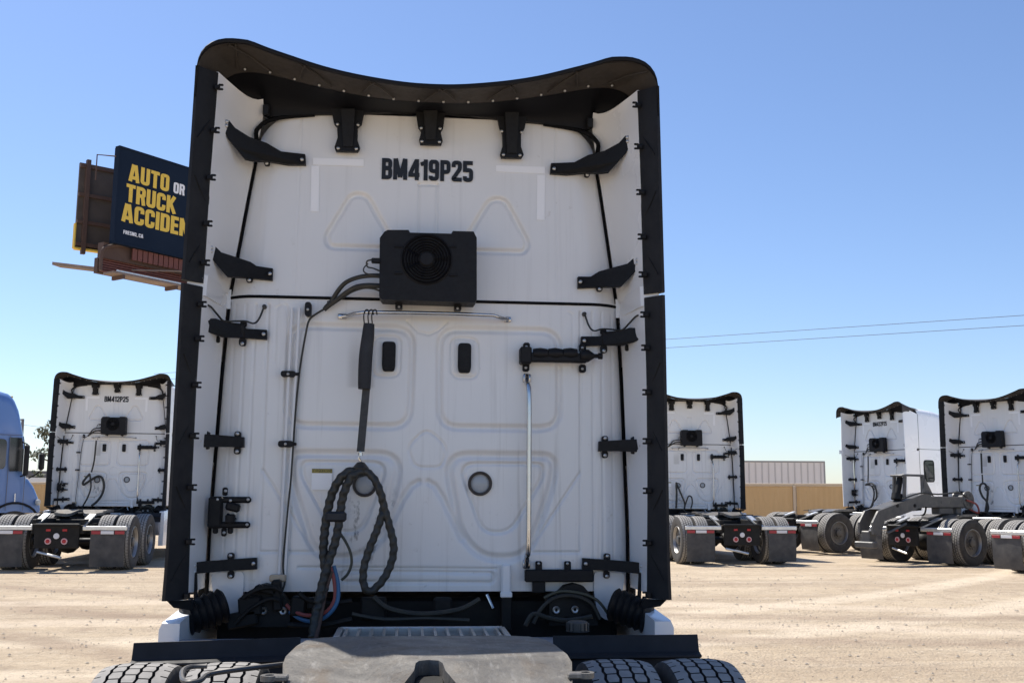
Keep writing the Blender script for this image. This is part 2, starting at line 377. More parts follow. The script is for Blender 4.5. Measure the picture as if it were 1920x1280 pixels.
# loose stones, tufts of gravel: uncountable
st = MB()
ico = [(0, 0, 1), (.89, 0, .45), (.28, .85, .45), (-.72, .53, .45), (-.72, -.53, .45), (.28, -.85, .45)]
for i in range(7500):
    d = 4.5+rng.random()**1.4*17; a = YAW+(rng.random()-.5)*1.25
    x, y = CAM.x+math.sin(a)*d, CAM.y+math.cos(a)*d
    if abs(x) < 1.35 and -5 < y < 5: continue
    s = .005+.022*rng.random()**3.5; q = rng.random()*6.28; fl = .35+.4*rng.random(); e = .7+.6*rng.random()
    ca, sa = math.cos(q), math.sin(q); z0 = hground(x, y)-.002
    vs = [(x+s*(ca*v[0]*e-sa*v[1])*(.8+.4*rng.random()), y+s*(sa*v[0]*e+ca*v[1]), z0+s*v[2]*fl*2) for v in ico]
    st.add(vs, [(0, 1, 2), (0, 2, 3), (0, 3, 4), (0, 4, 5), (0, 5, 1)])
ms = st.mesh("gravel_stones", 20)
obj("gravel_stones", ms, mat("stone_grey", (.27, .235, .195), .9, noise=(3, 1, (.42, .36, .28))), kind="stuff")

# ------------------------------------------------------------------ lettering (stroke-built condensed bold capitals)
def glyph_strokes(ch):
    t = .195; w = .50; L = t/2; Rr = w-t/2; T = 1-t/2; B = t/2
    G = {
     'A': (.58, [[(L-.01, 0), (.24, 1)], [(.58-L+.01, 0), (.34, 1)], [(.12, .24), (.46, .24)]]),
     'B': (w, [[(L, 0), (L, 1)], [(L, T), (Rr, T), (Rr, .54), (L, .54)], [(L, .52), (Rr+.005, .52), (Rr+.005, B), (L, B)]]),
     'C': (w, [[(Rr, .64), (Rr, T), (L, T), (L, B), (Rr, B), (Rr, .36)]]),
     'D': (w, [[(L, 0), (L, 1)], [(L, T), (Rr, T), (Rr, B), (L, B)]]),
     'E': (.43, [[(L, 0), (L, 1)], [(L, T), (.43, T)], [(L, .51), (.40, .51)], [(L, B), (.43, B)]]),
     'F': (.42, [[(L, 0), (L, 1)], [(L, T), (.42, T)], [(L, .50), (.39, .50)]]),
     'I': (t, [[(L, 0), (L, 1)]]),
     'K': (.54, [[(L, 0), (L, 1)], [(L+.03, .38), (.44, 1)], [(.21, .60), (.46, 0)]]),
     'M': (.68, [[(L, 0), (L, 1)], [(.68-L, 0), (.68-L, 1)], [(L+.02, 1), (.34, .12)], [(.66-L, 1), (.34, .12)]]),
     'N': (.53, [[(L, 0), (L, 1)], [(.53-L, 0), (.53-L, 1)], [(L+.01, 1), (.52-L, 0)]]),
     'O': (w, [[(.25, T), (L, T), (L, B), (Rr, B), (Rr, T), (.25, T)]]),
     'P': (w, [[(L, 0), (L, 1)], [(L, T), (Rr, T), (Rr, .44), (L, .44)]]),
     'R': (w, [[(L, 0), (L, 1)], [(L, T), (Rr, T), (Rr, .50), (L, .50)], [(Rr-.06, .47), (Rr+.01, 0)]]),
     'S': (w, [[(Rr, .70), (Rr, T), (L, T), (L, .57), (Rr, .43), (Rr, B), (L, B), (L, .30)]]),
     'T': (.48, [[(0, T), (.48, T)], [(.24, 0), (.24, 1)]]),
     'U': (w, [[(L, 1), (L, B), (Rr, B), (Rr, 1)]]),
     '1': (.34, [[(.34-L, 0), (.34-L, 1)], [(.2, .83), (0, .76)]]),
     '2': (w, [[(L, .68), (L, T), (Rr, T), (Rr, .60), (L, .16), (L, B), (w, B)]]),
     '4': (.54, [[(.41, 0), (.41, 1)], [(.39, .95), (.08, .29)], [(0, .25), (.54, .25)]]),
     '5': (w, [[(w-.02, T), (0, T)], [(L, 1), (L, .46)], [(L, .56), (Rr, .56), (Rr, B), (L, B), (L, .27)]]),
     '9': (w, [[(.25, T), (L, T), (L, .46), (Rr, .46)], [(L, T), (Rr, T), (Rr, B), (L, B), (L, .24)]]),
     ',': (.17, [[(L, -.12), (L, .14)]]), '?': (.46, [[(.08, .68), (.08, T), (.38, T), (.38, .58), (.23, .42), (.23, .27)], [(.23, 0), (.23, .15)]]),
     ' ': (.2, [])}
    return G[ch]+(t,)
def text_mb(txt, place, height, slant=0.0, wscale=1.0, gap=.055):
    """place(u, v, k) -> 3D point on the surface; k is a hair of standoff so that strokes never share a plane"""
    mb = MB(); x0 = 0; k = 0
    for ch in txt:
        w, strokes, t = glyph_strokes(ch)
        for s_ in strokes:
            p = [Vector(q) for q in s_]
            if len(p) > 2:
                rp = [p[0]]
                for i in range(1, len(p)-1):
                    u, v_ = p[i-1]-p[i], p[i+1]-p[i]; r = min(.11, u.length*.5, v_.length*.5)
                    a, c_ = p[i]+u.normalized()*r, p[i]+v_.normalized()*r
                    rp += [a*(1-q)**2+p[i]*2*q*(1-q)+c_*q*q for q in (0, .25, .5, .75, 1)]
                p = rp+[p[-1]]
            vs = []
            for i in range(len(p)):
                d = (p[min(i+1, len(p)-1)]-p[max(i-1, 0)]); d = d.normalized() if d.length > 1e-6 else Vector((1, 0)); nn = Vector((-d.y, d.x))*t/2
                for q in (p[i]+nn, p[i]-nn):
                    vs.append(place((x0+q.x*wscale+slant*q.y)*height, q.y*height, k))
            mb.add(vs, [(2*i, 2*i+1, 2*i+3, 2*i+2) for i in range(len(p)-1)]); k += 1
        x0 += (w+gap)*wscale
    return mb, x0*height
def text_width(txt, height, wscale=1.0, gap=.055): return sum(glyph_strokes(c)[0]+gap for c in txt)*wscale*height-gap*wscale*height

# ------------------------------------------------------------------ the tractor: local frame = rear wall in the plane Y 0, forward +Y
ip = lambda z, zs, xs_: float(np.interp(z, zs, xs_))
def hw_up(z): return ip(z, [2.78, 3.05, 3.4, 3.72, 3.9], [1.106, 1.068, 1.02, .972, .93])
def hw_lo(z): return ip(z, [1.1, 1.48, 1.93, 2.34, 2.78], [1.156, 1.156, 1.141, 1.128, 1.106])
ZSEAM = 2.779
def corner(x, hw):                                   # the wall rolls forward at its outer edges
    a = abs(x)-(hw-.17); return .22-math.sqrt(max(0, .22**2-max(0, a)**2)) if a > 0 else 0

def wall_mesh(name, x2, z2, h):
    nz_, nx_ = x2.shape
    y = np.zeros_like(x2)
    hwf = np.vectorize(hw_up if name.startswith('upper') else hw_lo)(z2)
    a = np.clip(np.abs(x2)-(hwf-.17), 0, .2); y = .22-np.sqrt(.22**2-a*a)-h
    co = np.stack([x2, y, z2], -1).reshape(-1, 3)
    i = np.arange(nz_*nx_).reshape(nz_, nx_)
    f = np.stack([i[:-1, :-1], i[:-1, 1:], i[1:, 1:], i[1:, :-1]], -1).reshape(-1, 4)
    me = bpy.data.meshes.new(name); me.from_pydata(co.tolist(), [], f.tolist()); me.shade_smooth(); return me
def polyl(px, Y=0.0, mirror=False):
    pts = [P(a, b, Y) for a, b in px]; return [(-p.x if mirror else p.x, p.z) for p in pts]
def dist_polyline(X, Z, pts, closed=False):
    d = np.full(X.shape, 9.0); n = len(pts)
    for i in range(n if closed else n-1):
        ax, az = pts[i]; bx, bz = pts[(i+1) % n]; ex, ez = bx-ax, bz-az
        t = np.clip(((X-ax)*ex+(Z-az)*ez)/max(1e-9, ex*ex+ez*ez), 0, 1)
        d = np.minimum(d, np.hypot(X-ax-t*ex, Z-az-t*ez))
    return d
def groove(h, X, Z, px, w, dep, closed=False, r=0, sides=(0,)):
    for mir in sides:
        pts = polyl(px, 0, bool(mir))
        if r: pts = [tuple(p) for p in rounded(pts, r, 6)] if closed else pts
        d = dist_polyline(X, Z, pts, closed)
        k = w*.80; h -= 1.6*dep*np.where(d < k, .5+.5*np.cos(np.pi*d/k), 0)
def inside_raise(h, X, Z, px, dep, bev, r, sides=(0,)):
    for mir in sides:
        pts = [tuple(p) for p in rounded(polyl(px, 0, bool(mir)), r, 6)]; n = len(pts)
        d = dist_polyline(X, Z, pts, True); ins = np.zeros(X.shape, bool)
        for i in range(n):
            ax, az = pts[i]; bx, bz = pts[(i+1) % n]
            c = ((az > Z) != (bz > Z)) & (X < (bx-ax)*(Z-az)/(bz-az+1e-12)+ax); ins ^= c
        s = np.where(ins, d, -d); t = np.clip(s/bev+.5, 0, 1); h += dep*t*t*(3-2*t)

def build_walls(root):
    # lower stamped wall
    u = np.linspace(-1, 1, 360); zz = np.concatenate([np.linspace(1.172, ZSEAM-.008, 250)])
    X = np.array([[a*hw_lo(z) for a in u] for z in zz]); Z = np.repeat(zz[:, None], len(u), 1); h = np.zeros_like(X); S = (0, 1)
    groove(h, X, Z, [(824, 617), (1048, 621), (1048, 803), (824, 801)], .034, .012, True, .11, S)
    groove(h, X, Z, [(846, 633), (896, 635), (896, 709), (846, 707)], .013, .006, True, .05, S)
    groove(h, X, Z, [(836, 853), (1040, 855), (1036, 905), (988, 1046), (905, 1046), (862, 1002)], .040, .014, True, .13, S)
    groove(h, X, Z, [(860, 868), (1018, 869), (1016, 897), (957, 998), (905, 998)], .020, .008, True, .10, S)
    inside_raise(h, X, Z, [(860, 868), (1018, 869), (1016, 897), (957, 998), (905, 998)], -.006, .03, .1, S)
    groove(h, X, Z, [(866, 1010), (831, 935), (816, 911), (803, 903)], .032, .010, False, 0, S)
    groove(h, X, Z, [(1088, 585), (1088, 885), (990, 1035)], .012, .006, False, 0, S)
    groove(h, X, Z, [(1088, 885), (1088, 1035), (990, 1035)], .010, .005, False, 0, S)
    groove(h, X, Z, [(800, 803), (838, 836), (830, 876), (776, 876), (764, 836)], .012, .005, True, .05)
    groove(h, X, Z, [(764, 602), (784, 622), (804, 627), (822, 619), (838, 604)], .012, .005)
    groove(h, X, Z, [(560, 1063), (930, 1066)], .012, .006)
    groove(h, X, Z, [(640, 1070), (925, 1073), (925, 1092), (640, 1090)], .018, .009, True, .03)
    for px in (1110, 1128, 1148): groove(h, X, Z, [(px, 585), (px+4, 1060)], .010, .004, False, 0, S)
    groove(h, X, Z, [(1066, 585), (1074, 590), (1074, 690)], .010, .003, False, 0, S)
    groove(h, X, Z, [(537, 572), (541, 600), (524, 1085)], .012, .004); groove(h, X, Z, [(574, 574), (560, 640), (540, 1040)], .012, .004)
    h += .0012*np.sin(X*5.1+1)*np.sin(Z*4.3)                           # slight oil-canning of the sheet
    obj("lower_wall_panel", wall_mesh("lower_wall_panel", X, Z, h), M['wallpaint'], root)
    # upper stamped wall with an arched top
    u = np.linspace(-1, 1, 340); vv = np.linspace(0, 1, 190)
    def ztop(a): a = abs(a); return 3.86-(.17*(1-math.sqrt(max(0, 1-((a-.72)/.28)**2))) if a > .72 else 0)
    X = np.zeros((len(vv), len(u))); Z = np.zeros_like(X)
    for i, v_ in enumerate(vv):
        for j, a in enumerate(u):
            z = ZSEAM+.008+v_*(ztop(a)-ZSEAM-.008); Z[i, j] = z; X[i, j] = a*hw_up(z)
    h = np.zeros_like(X)
    tri = [(919, 374), (946, 374), (990, 455), (984, 473), (866, 470), (872, 452)]
    groove(h, X, Z, tri, .030, .011, True, .07, S); inside_raise(h, X, Z, tri, -.004, .03, .07, S)
    for px in (786, 820): groove(h, X, Z, [(px, 345), (px-1, 440)], .012, .006)
    groove(h, X, Z, [(786, 345), (820, 346)], .02, .006)
    groove(h, X, Z, [(1041, 235), (1043, 560)], .008, .003, False, 0, S)
    h += .0012*np.sin(X*4.1)*np.sin(Z*5.3+1)
    obj("upper_wall_panel", wall_mesh("upper_wall_panel", X, Z, h), M['wallpaint'], root)
    # seals
    pts = [Vector((x, corner(x, 1.106)-.004, ZSEAM)) for x in np.linspace(-1.1, 1.1, 41)]
    obj("seam_seal", MB().tube(pts, .0085, 6), M['seal'], root)
    zs = np.linspace(ZSEAM+.02, 3.70, 14)
    up = [Vector((hw_up(z)-.004, corner(hw_up(z), hw_up(z))-.012, z)) for z in zs]
    arc = [P(480, 250, -.02), P(487, 238, -.02), P(500, 228, -.02), P(530, 220, -.02), P(590, 215, -.02)]
    up2 = up[:-1]+[Vector((-p.x, p.y, p.z)) for p in arc]
    both("edge_seal", MB().tube(up2, lambda t: .008 if t < .7 else .013, 6, smooth=3), M['seal'], root)
    lo = [Vector((hw_lo(z)-.003, corner(hw_lo(z), hw_lo(z))-.010, z)) for z in np.linspace(1.12, ZSEAM-.02, 16)]
    both("edge_seal", MB().tube(lo, .008, 6), M['seal'], root)

def rootx(z): return ip(z, [1.15, 1.75, 2.3, 2.75, 2.82, 3.23, 3.79, 3.95], [1.174, 1.184, 1.186, 1.178, 1.174, 1.168, 1.150, 1.146])
def edgex(z): return ip(z, [1.15, 1.75, 2.73, 2.82, 3.9], [1.272, 1.270, 1.266, 1.264, 1.250])
BOLT = None
def bolt(parent, p, r=.010, n=8):
    global BOLT
    if BOLT is None:
        b = MB(); b.lathe([(0, -.006), (.7, -.006), (1, -.003), (1, .004)], (0, 0, 0), 'Y', 10); BOLT = b.mesh("bolt", 30)
        BOLT.materials.append(M['bolt'])
        for v_ in BOLT.vertices: v_.co.y *= 1
    o = bpy.data.objects.new("bolt", BOLT); COL.objects.link(o); o.parent = parent; o.location = p; o.scale = (r, 1, r); return o

def build_fairings(root):
    # white side extenders: upper and lower, from the wall seam out to the rubber
    def inner(zr, zs_, xs_, ys_, k=9, dip=0):
        rows = []
        for (zF, s) in zip(zr, zip(xs_, ys_, zs_)):
            F = Vector((rootx(zF), -.36, zF)); S = Vector(s); row = []
            for j in range(k):
                t = j/(k-1); p = S.lerp(F, t); p.y += .035*math.sin(math.pi*min(1, t*1.4))*(1-t)
                if zF == zr[-1]: p.z -= dip*math.sin(math.pi*t**.8)
                row.append(p)
            o1 = F+Vector((.022, .004, 0)); row += [o1, Vector((1.234, .128, S.z if S.z < 3.75 else 3.75))]
            rows.append(row)
        return MB().loft(rows, close=False)
    zl = np.linspace(1.19, 2.735, 10)
    lo = inner(zl, zl, [hw_lo(z)+.006 for z in zl], [.04]*10)
    both("side_fairing", lo, M['white'], root)
    zu = np.linspace(2.80, 3.70, 8)
    xs_ = [hw_up(z)+.006 for z in zu]; ys_ = [.05]*8; zS = list(zu); zF = [2.80+(z-2.80)*(3.80-2.80)/.90 for z in zu]
    for (sx, sy, sz, zf) in ((.955, .0, 3.79, 3.86), (.945, -.05, 3.86, 3.91), (.945, -.08, 3.90, 3.935)):
        xs_.append(sx); ys_.append(sy); zS.append(sz); zF.append(zf)
    both("side_fairing", inner(zF, zS, xs_, ys_, dip=.032), M['white'], root)
    jr = []
    for z in (2.715, 2.74, 2.77, 2.80, 2.825):
        hx = hw_up(2.78); jr.append([Vector((hx-.01, .06, z)), Vector((hx+.012, .052, z)), Vector((rootx(z)-.02, -.33, z)), Vector((rootx(z)+.008, -.350, z)), Vector((1.240, -.40, z)), Vector((1.246, -.395, z)), Vector((1.205, -.30, z)), Vector((1.225, .06, z))])
    both("fairing_joint", MB().loft(jr, close=True, caps=True), M['white'], root)
    # rubber flaps with diagonal ribs
    for (z0, z1, n) in ((1.165, 2.758, 14), (2.777, 3.93, 12)):
        rows = []
        for z in np.linspace(z0, z1, n):
            r, e = rootx(z), edgex(z)
            fl = .006*max(0, (1.35-z)/.2) if z < 1.35 else 0
            rows.append([Vector((r-.004, -.345, z)), Vector((r, -.362, z)), Vector((e-.045, -.412, z)), Vector((e-.016+fl, -.452, z)), Vector((e+fl, -.447, z)), Vector((e+.006+fl, -.41, z)), Vector((r+.04, -.335, z))])
        f = both("rubber_flap", MB().loft(rows, close=True, caps=True), M['rubber'], root, 50)
        zc = np.arange(z0+.16, z1-.15, .335)
        for i, z in enumerate(zc):
            dz = .13 if i % 2 else -.13
            a = Vector((rootx(z)+.012, -.3675, z-dz/2)); b_ = Vector((edgex(z)-.03, -.433, z+dz/2))
            for side in (0, 1):
                mb = MB().tube([a, a.lerp(b_, .5)+Vector((0, -.003, 0)), b_], .0045, 5)
                obj("flap_rib", mb.mir() if side else mb, M['steelblack'], f[side])
    # clips along the flap root
    cl = MB(); cl.box((0, -.004, 0), (.030, .02, .026), .004); cl.box((-.020, -.010, .012), (.026, .014, .010), .003); cl.box((-.020, -.010, -.012), (.026, .014, .010), .003); cl.cyl((-.004, -.016, 0), (-.004, -.022, 0), .0065, n=8)
    c1 = cl.mesh("flap_clip"); c1.materials.append(M['plastic']); c2 = cl.mir().mesh("flap_clip"); c2.materials.append(M['plastic'])
    for z in (3.84, 3.60, 3.34, 3.09, 2.88, 2.66, 2.48, 2.24, 1.98, 1.72, 1.45, 1.185):
        for s, me in ((1, c1), (-1, c2)):
            obj("flap_clip", me, None, root, loc=(s*(rootx(z)-.004), -.375, z))
    # roof visor: underside, lip and top
    outer_px = [(364, 178), (366, 156), (368, 138), (371, 117), (380, 98), (395, 85), (412, 79), (430, 77), (455, 79), (470, 82), (500, 94), (540, 108), (600, 128), (660, 143), (720, 154), (765, 160), (803, 162.5)]
    inner_px = [(398, 196), (401, 182), (408, 162), (420, 150), (440, 139), (465, 135), (490, 137), (515, 142), (560, 154), (620, 168), (680, 180), (740, 188), (803, 192)]
    N = 40
    oc = resample(spline([P(*p, -.46) for p in outer_px], 4), N); ic = resample(spline([P(*p, -.20) for p in inner_px], 4), N)
    x0 = oc[-1].x
    for a in oc: a.x -= x0*(1-min(1, abs(a.x-x0)/1.0))
    for a in ic: a.x -= ic[-1].x*(1-min(1, abs(a.x-ic[-1].x)/1.0)) if a is not ic[-1] else 0
    oc[-1].x = 0; ic[-1].x = 0
    full = lambda c: list(c)+[Vector((-p.x, p.y, p.z)) for p in c[::-1][1:]]
    oc, ic = full(oc), full(ic)
    rows = [ic]
    for t in (.25, .5, .75, .94): rows.append([a.lerp(b, t)+Vector((0, 0, .018*math.sin(math.pi*t))) for a, b in zip(ic, oc)])
    rows.append([b+Vector((0, .004, -.004)) for b in oc]); rows.append([b+Vector((0, .003, .012)) for b in oc])
    lip = [[b+Vector((0, a, c)) for b in oc] for a, c in ((.012, -.007), (-.004, -.008), (-.009, .002), (-.005, .014), (.010, .0165))]
    def fw(p, y, zt): return Vector((p.x*(1+.0*y), y, zt))
    for (y, k) in ((-.25, .5), (.0, .9), (.16, 1.0)):
        rows.append([Vector((min(1.236, max(-1.236, p.x)), y, (p.z+.03)*(1-k)+(3.955-.10*max(0, abs(p.x)-.9)**2*8)*k)) for p in oc])
    vis = obj("roof_visor", MB().loft(rows), M['visor'], root, 55)
    obj("visor_edge", MB().loft(lip), M['liner'], vis, 60)
    NN = len(oc)
    for i in range(5, NN-5, 4):                                   # rivets along the inner edge
        p = ic[i].lerp(oc[i], .12); o = bolt(vis, p+Vector((0, -.0, -.006)), .0075); o.rotation_euler = (R_(60), 0, 0)
        o.name = "rivet"
    for i in range(8, NN-8, 5):                                    # stiffening ribs under the lip
        j = i+(3 if (i//5) % 2 else -3)
        a = ic[i].lerp(oc[i], .16)+Vector((0, 0, -.004)); b_ = ic[j].lerp(oc[j], .90)+Vector((0, 0, -.002)); c_ = a.lerp(b_, .5)+Vector((0, 0, .010))
        obj("visor_rib", MB().tube([a, c_, b_], .0055, 5), M['visor'], vis)
    # black liner between visor and wall
    low_px = [(398, 196), (401, 182), (412, 181), (430, 186), (455, 189), (480, 190), (493, 196), (493, 214), (508, 219), (540, 217), (590, 214), (650, 213), (720, 211.5), (803, 211)]
    lowY = [-.20, -.20, -.17, -.13, -.09, -.05, -.02, -.02, -.025, -.03, -.035, -.04, -.04, -.04]
    lc = resample([P(a, b, y) for (a, b), y in zip(low_px, lowY)], N)
    for a in lc: a.x -= lc[-1].x*(1-min(1, abs(a.x-lc[-1].x)/1.0)) if a is not lc[-1] else 0
    lc[-1].x = 0; lc = full(lc)
    ic2 = [p+Vector((0, .004, -.002)) for p in ic]
    rows = [ic2]+[[a.lerp(b, t)+Vector((0, .05*math.sin(math.pi*t), 0)) for a, b in zip(ic2, lc)] for t in (.2, .4, .6, .8)]+[lc, [p+Vector((0, .06, .005)) for p in lc]]
    obj("roof_liner", MB().loft(rows), M['liner'], root, 60)
    sq = MB().box(P(499, 207, -.06), (.035, .03, .06), .004); both("liner_end_block", sq, M['plastic'], root)

def slabpx(px, ys, th):
    ys = ys if isinstance(ys, (list, tuple)) else [ys]*len(px)
    return MB().slab([P(a, b, y) for (a, b), y in zip(px, ys)], th)
def brk_y(px, xin, xout, yin, yout): return [yin+(yout-yin)*min(1, max(0, (x-xin)/(xout-xin)))**1.3 for x, _ in px]
def build_brackets(root):
    def pair(name, px, xin, xout, yin, yout, tabs=(), bolts=(), extra=None, boss=None):
        mb = slabpx(px, brk_y(px, xin, xout, yin, yout), .035)
        for (a, b, w, h) in tabs:
            y = yin; p = P(a, b, y); k = .00290
            q = rounded([(p.x-w*k/2, p.z-h*k/2), (p.x+w*k/2, p.z-h*k/2), (p.x+w*k/2, p.z+h*k/2), (p.x-w*k/2, p.z+h*k/2)], w*k*.45, 4)
            mb.prism([tuple(v_) for v_ in q], y+.006, y+.03)
        if boss:
            for (a, b, w, h, dy) in boss:
                p = P(a, b, yin); mb.box((p.x, p.y-dy/2, p.z), (w*.0029, dy, h*.0029), .006)
        pr = both(name, mb, M['plastic'], root, 40)
        for (a, b, y) in bolts:
            p = P(a, b, y); bolt(pr[0], p, .0105); bolt(pr[1], Vector((-p.x, p.y, p.z)), .0105)
        return pr
    b1 = [(419, 223), (428, 224), (441, 240), (468, 257), (500, 268), (527, 284), (572, 289), (573, 308), (540, 308), (505, 302), (472, 300), (458, 297), (441, 276), (426, 258), (419, 242)]
    pair("side_bracket", b1, 520, 420, -.035, -.26, tabs=[(500, 304, 11, 12)], bolts=[(566, 299, -.04), (425, 228, -.262), (424, 236, -.258), (500, 306, -.033)])
    b2 = [(392, 458), (402, 460), (415, 473), (440, 481), (470, 491), (486, 502), (511, 503), (510, 525), (470, 521), (425, 518), (411, 502), (398, 486), (391, 472)]
    pair("side_bracket", b2, 470, 392, -.035, -.27, tabs=[(467, 523, 12, 12)], bolts=[(506, 513, -.04), (396, 464, -.272), (396, 471, -.27), (467, 525, -.033)])
    b3 = [(379, 597), (405, 597), (422, 603), (455, 607), (462, 616), (500, 618), (500, 636), (460, 633), (415, 631), (379, 618)]
    pair("side_bracket", b3, 440, 379, -.04, -.26, tabs=[(456, 606, 12, 12), (454, 640, 13, 16)], bolts=[(444, 620, -.045), (494, 626, -.045), (454, 644, -.036)], boss=[(406, 637, 14, 12, .03), (455, 620, 9, 26, .012)])
    b4 = [(368, 817), (380, 813), (410, 815), (457, 819), (457, 838), (410, 837), (376, 838), (368, 834)]
    pair("side_bracket", b4, 430, 368, -.04, -.20, tabs=[(445, 815, 12, 14), (444, 844, 12, 14)], bolts=[(445, 813, -.036), (444, 846, -.036), (374, 826, -.215)], boss=[(391, 826, 6, 34, .07)])
    b5 = [(357, 1055), (380, 1052), (420, 1049), (481, 1045), (481, 1067), (420, 1070), (380, 1074), (357, 1076)]
    p5 = pair("side_bracket", b5, 430, 357, -.045, -.20, tabs=[(432, 1043, 12, 14), (432, 1077, 12, 14)], bolts=[(475, 1056, -.05), (364, 1060, -.205), (364, 1072, -.205), (432, 1041, -.036), (432, 1080, -.036)])
    st_ = MB().tube([P(366, 1072, -.2), P(367, 1128, -.2)], .012, 6); both("bracket_strut", st_, M['plastic'], root)
    # roof brackets
    def roofb(px, bolts):
        mb = slabpx(px, -.05, .03)
        xs_ = [p[0] for p in px]; c = (min(xs_)+max(xs_))/2; y0 = min(p[1] for p in px); y1 = max(p[1] for p in px)
        pts = [P(c-13, y0+4, -.085), P(c+13, y0+4, -.085), P(c+9, y1-9, -.06), P(c-9, y1-9, -.06)]
        mb.slab(pts, .03)
        o = obj("roof_bracket", mb, M['plastic'], root, 40)
        for (a, b) in bolts: bolt(o, P(a, b, -.056), .0095)
    roofb([(620, 200), (626, 231), (632, 238), (633, 258), (627, 276), (630, 283), (671, 284), (675, 277), (670, 262), (671, 238), (678, 232), (685, 200)], [(634, 278), (668, 279), (633, 233), (671, 234)])
    roofb([(779, 203), (784, 238), (790, 246), (786, 262), (788, 270), (827, 271), (830, 264), (826, 247), (831, 239), (836, 203)], [(791, 265), (824, 266), (790, 240), (825, 241)])
    roofb([(930, 206), (937, 240), (942, 250), (943, 272), (938, 288), (940, 295), (978, 296), (982, 290), (977, 275), (977, 250), (984, 240), (990, 206)], [(944, 290), (975, 291), (941, 246), (978, 248)])

def build_wall_gear(root):
    # condenser with round fan guard
    Yf = -.20
    outl = [(712, 446), (721, 434), (727, 431), (766, 431), (769, 436), (846, 438), (849, 433), (888, 434), (894, 446), (894, 562), (890, 567), (716, 561), (711, 554)]
    c = slabpx(outl, Yf, .15); cond = obj("condenser", c, M['plastic'], root, 30)
    cp = P(800, 486, Yf-.002)
    ring = MB()
    for r in (.128, .112, .096, .081, .066, .052): ring.lathe([(r-.0035, -.004), (r, -.012), (r+.0035, -.004), (r-.0035, -.004)], cp, 'Y', 40)
    for k in range(8):
        a = k*math.pi/4+.2; ring.box(cp+Vector((math.cos(a)*.085, -.005, math.sin(a)*.085)), (.09, .006, .004), 0, Matrix.Rotation(-a, 3, 'Y'))
    obj("fan_guard", ring, M['liner'], cond)
    obj("fan_shroud", MB().lathe([(.143, -.002), (.137, -.007), (.131, -.002), (.131, .0)], cp, 'Y', 40), M['plastic'], cond)
    obj("fan_hub", MB().lathe([(0, -.015), (.034, -.015), (.040, -.009), (.040, .0)], cp, 'Y', 24), M['plastic'], cond)
    fb = MB()
    for k in range(7):
        a = k*2*math.pi/7; rot = Matrix.Rotation(-a, 3, 'Y') @ Matrix.Rotation(.5, 3, 'X')
        fb.box(cp+Vector((math.cos(a)*.082, -.0, math.sin(a)*.082)), (.075, .003, .018), 0, rot)
    obj("fan_blades", fb, M['liner'], cond)
    for (a, b) in ((747, 462), (848, 462), (747, 512), (850, 516)): obj("guard_tab", MB().box(P(a, b, Yf-.004), (.045, .008, .012), .003), M['plastic'], cond)
    for (a, b) in ((748, 572), (858, 575)):
        f = obj("mounting_foot", MB().box(P(a, b, -.075), (.040, .08, .045), .005), M['plastic'], cond); bolt(f, P(a, b+3, -.117), .007)
    obj("connector", MB().box(P(705, 489, -.2), (.05, .03, .028), .005), M['plastic'], cond)
    Q = lambda pts, Y: [P(a, b, Y if not isinstance(Y, list) else Y[i]) for i, (a, b) in enumerate(pts)]
    obj("condenser_hose", MB().tube(Q([(712, 517), (690, 517), (668, 521), (648, 530), (634, 545), (622, 564), (610, 577)], [-.16, -.15, -.12, -.08, -.06, -.04, -.03]), .013, 8, 5), M['hose'], root)
    obj("condenser_hose", MB().tube(Q([(712, 536), (690, 535), (668, 538), (650, 548), (632, 562), (620, 570), (608, 580)], [-.16, -.16, -.13, -.1, -.07, -.05, -.035]), .014, 8, 5), M['hose'], root)
    obj("condenser_cable", MB().tube(Q([(714, 546), (700, 541), (682, 540), (660, 547), (640, 560), (622, 572)], [-.16, -.15, -.14, -.1, -.07, -.05]), .006, 6, 5), M['hose'], root)
    obj("condenser_cable", MB().tube(Q([(697, 487), (688, 490), (689, 500), (700, 503), (712, 508)], -.2), .0045, 6, 5), M['hose'], root)
    obj("condenser_cable", MB().tube(Q([(690, 494), (682, 503), (684, 511), (698, 516), (712, 518)], -.19), .004, 6, 5), M['hose'], root)
    obj("hose_tie", MB().box(P(617, 568, -.05), (.025, .03, .012), .003, Matrix.Rotation(.8, 3, 'Y')), M['strap'], root)
    # long cable down the left of the wall
    obj("wall_cable", MB().tube(Q([(612, 577), (592, 589), (580, 600), (574, 622), (564, 680), (557, 740), (552, 800), (550, 832), (545, 900), (538, 975), (531, 1055), (534, 1090), (528, 1110)], -.03), .0058, 6, 5), M['hose'], root)
    for (a, b, w, h) in ((578, 580, 12, 27), (541, 701, 28, 11), (536, 832, 28, 12)):
        p = P(a, b, -.03); k = .0029
        q = rounded([(p.x-w*k/2, p.z-h*k/2), (p.x+w*k/2, p.z-h*k/2), (p.x+w*k/2, p.z+h*k/2), (p.x-w*k/2, p.z+h*k/2)], .017, 4)
        mb = MB().prism([tuple(v_) for v_ in q], -.05, -.004)
        if w > h: mb.box(P(a+14, b, -.035), (.035, .014, .016), .004)
        o = obj("cable_clip", mb, M['plastic'], root); bolt(o, P(a-1, b, -.053), .008)
    # twin conduits
    obj("conduit", MB().tube(Q([(547, 577), (546, 600), (523, 1080)], -.025), .0085, 8), M['pipe'], root)
    obj("conduit", MB().tube(Q([(561, 577), (560, 600), (534, 1080)], -.025), .0085, 8), M['pipe'], root)
    obj("conduit_block", MB().box(P(521, 1083, -.05), (.085, .05, .035), .006), M['cap'], root)
    # short cables at the upper side brackets
    lc = [(385, 571), (395, 575), (408, 590), (420, 602), (440, 602), (460, 602), (476, 606), (486, 597), (495, 575)]
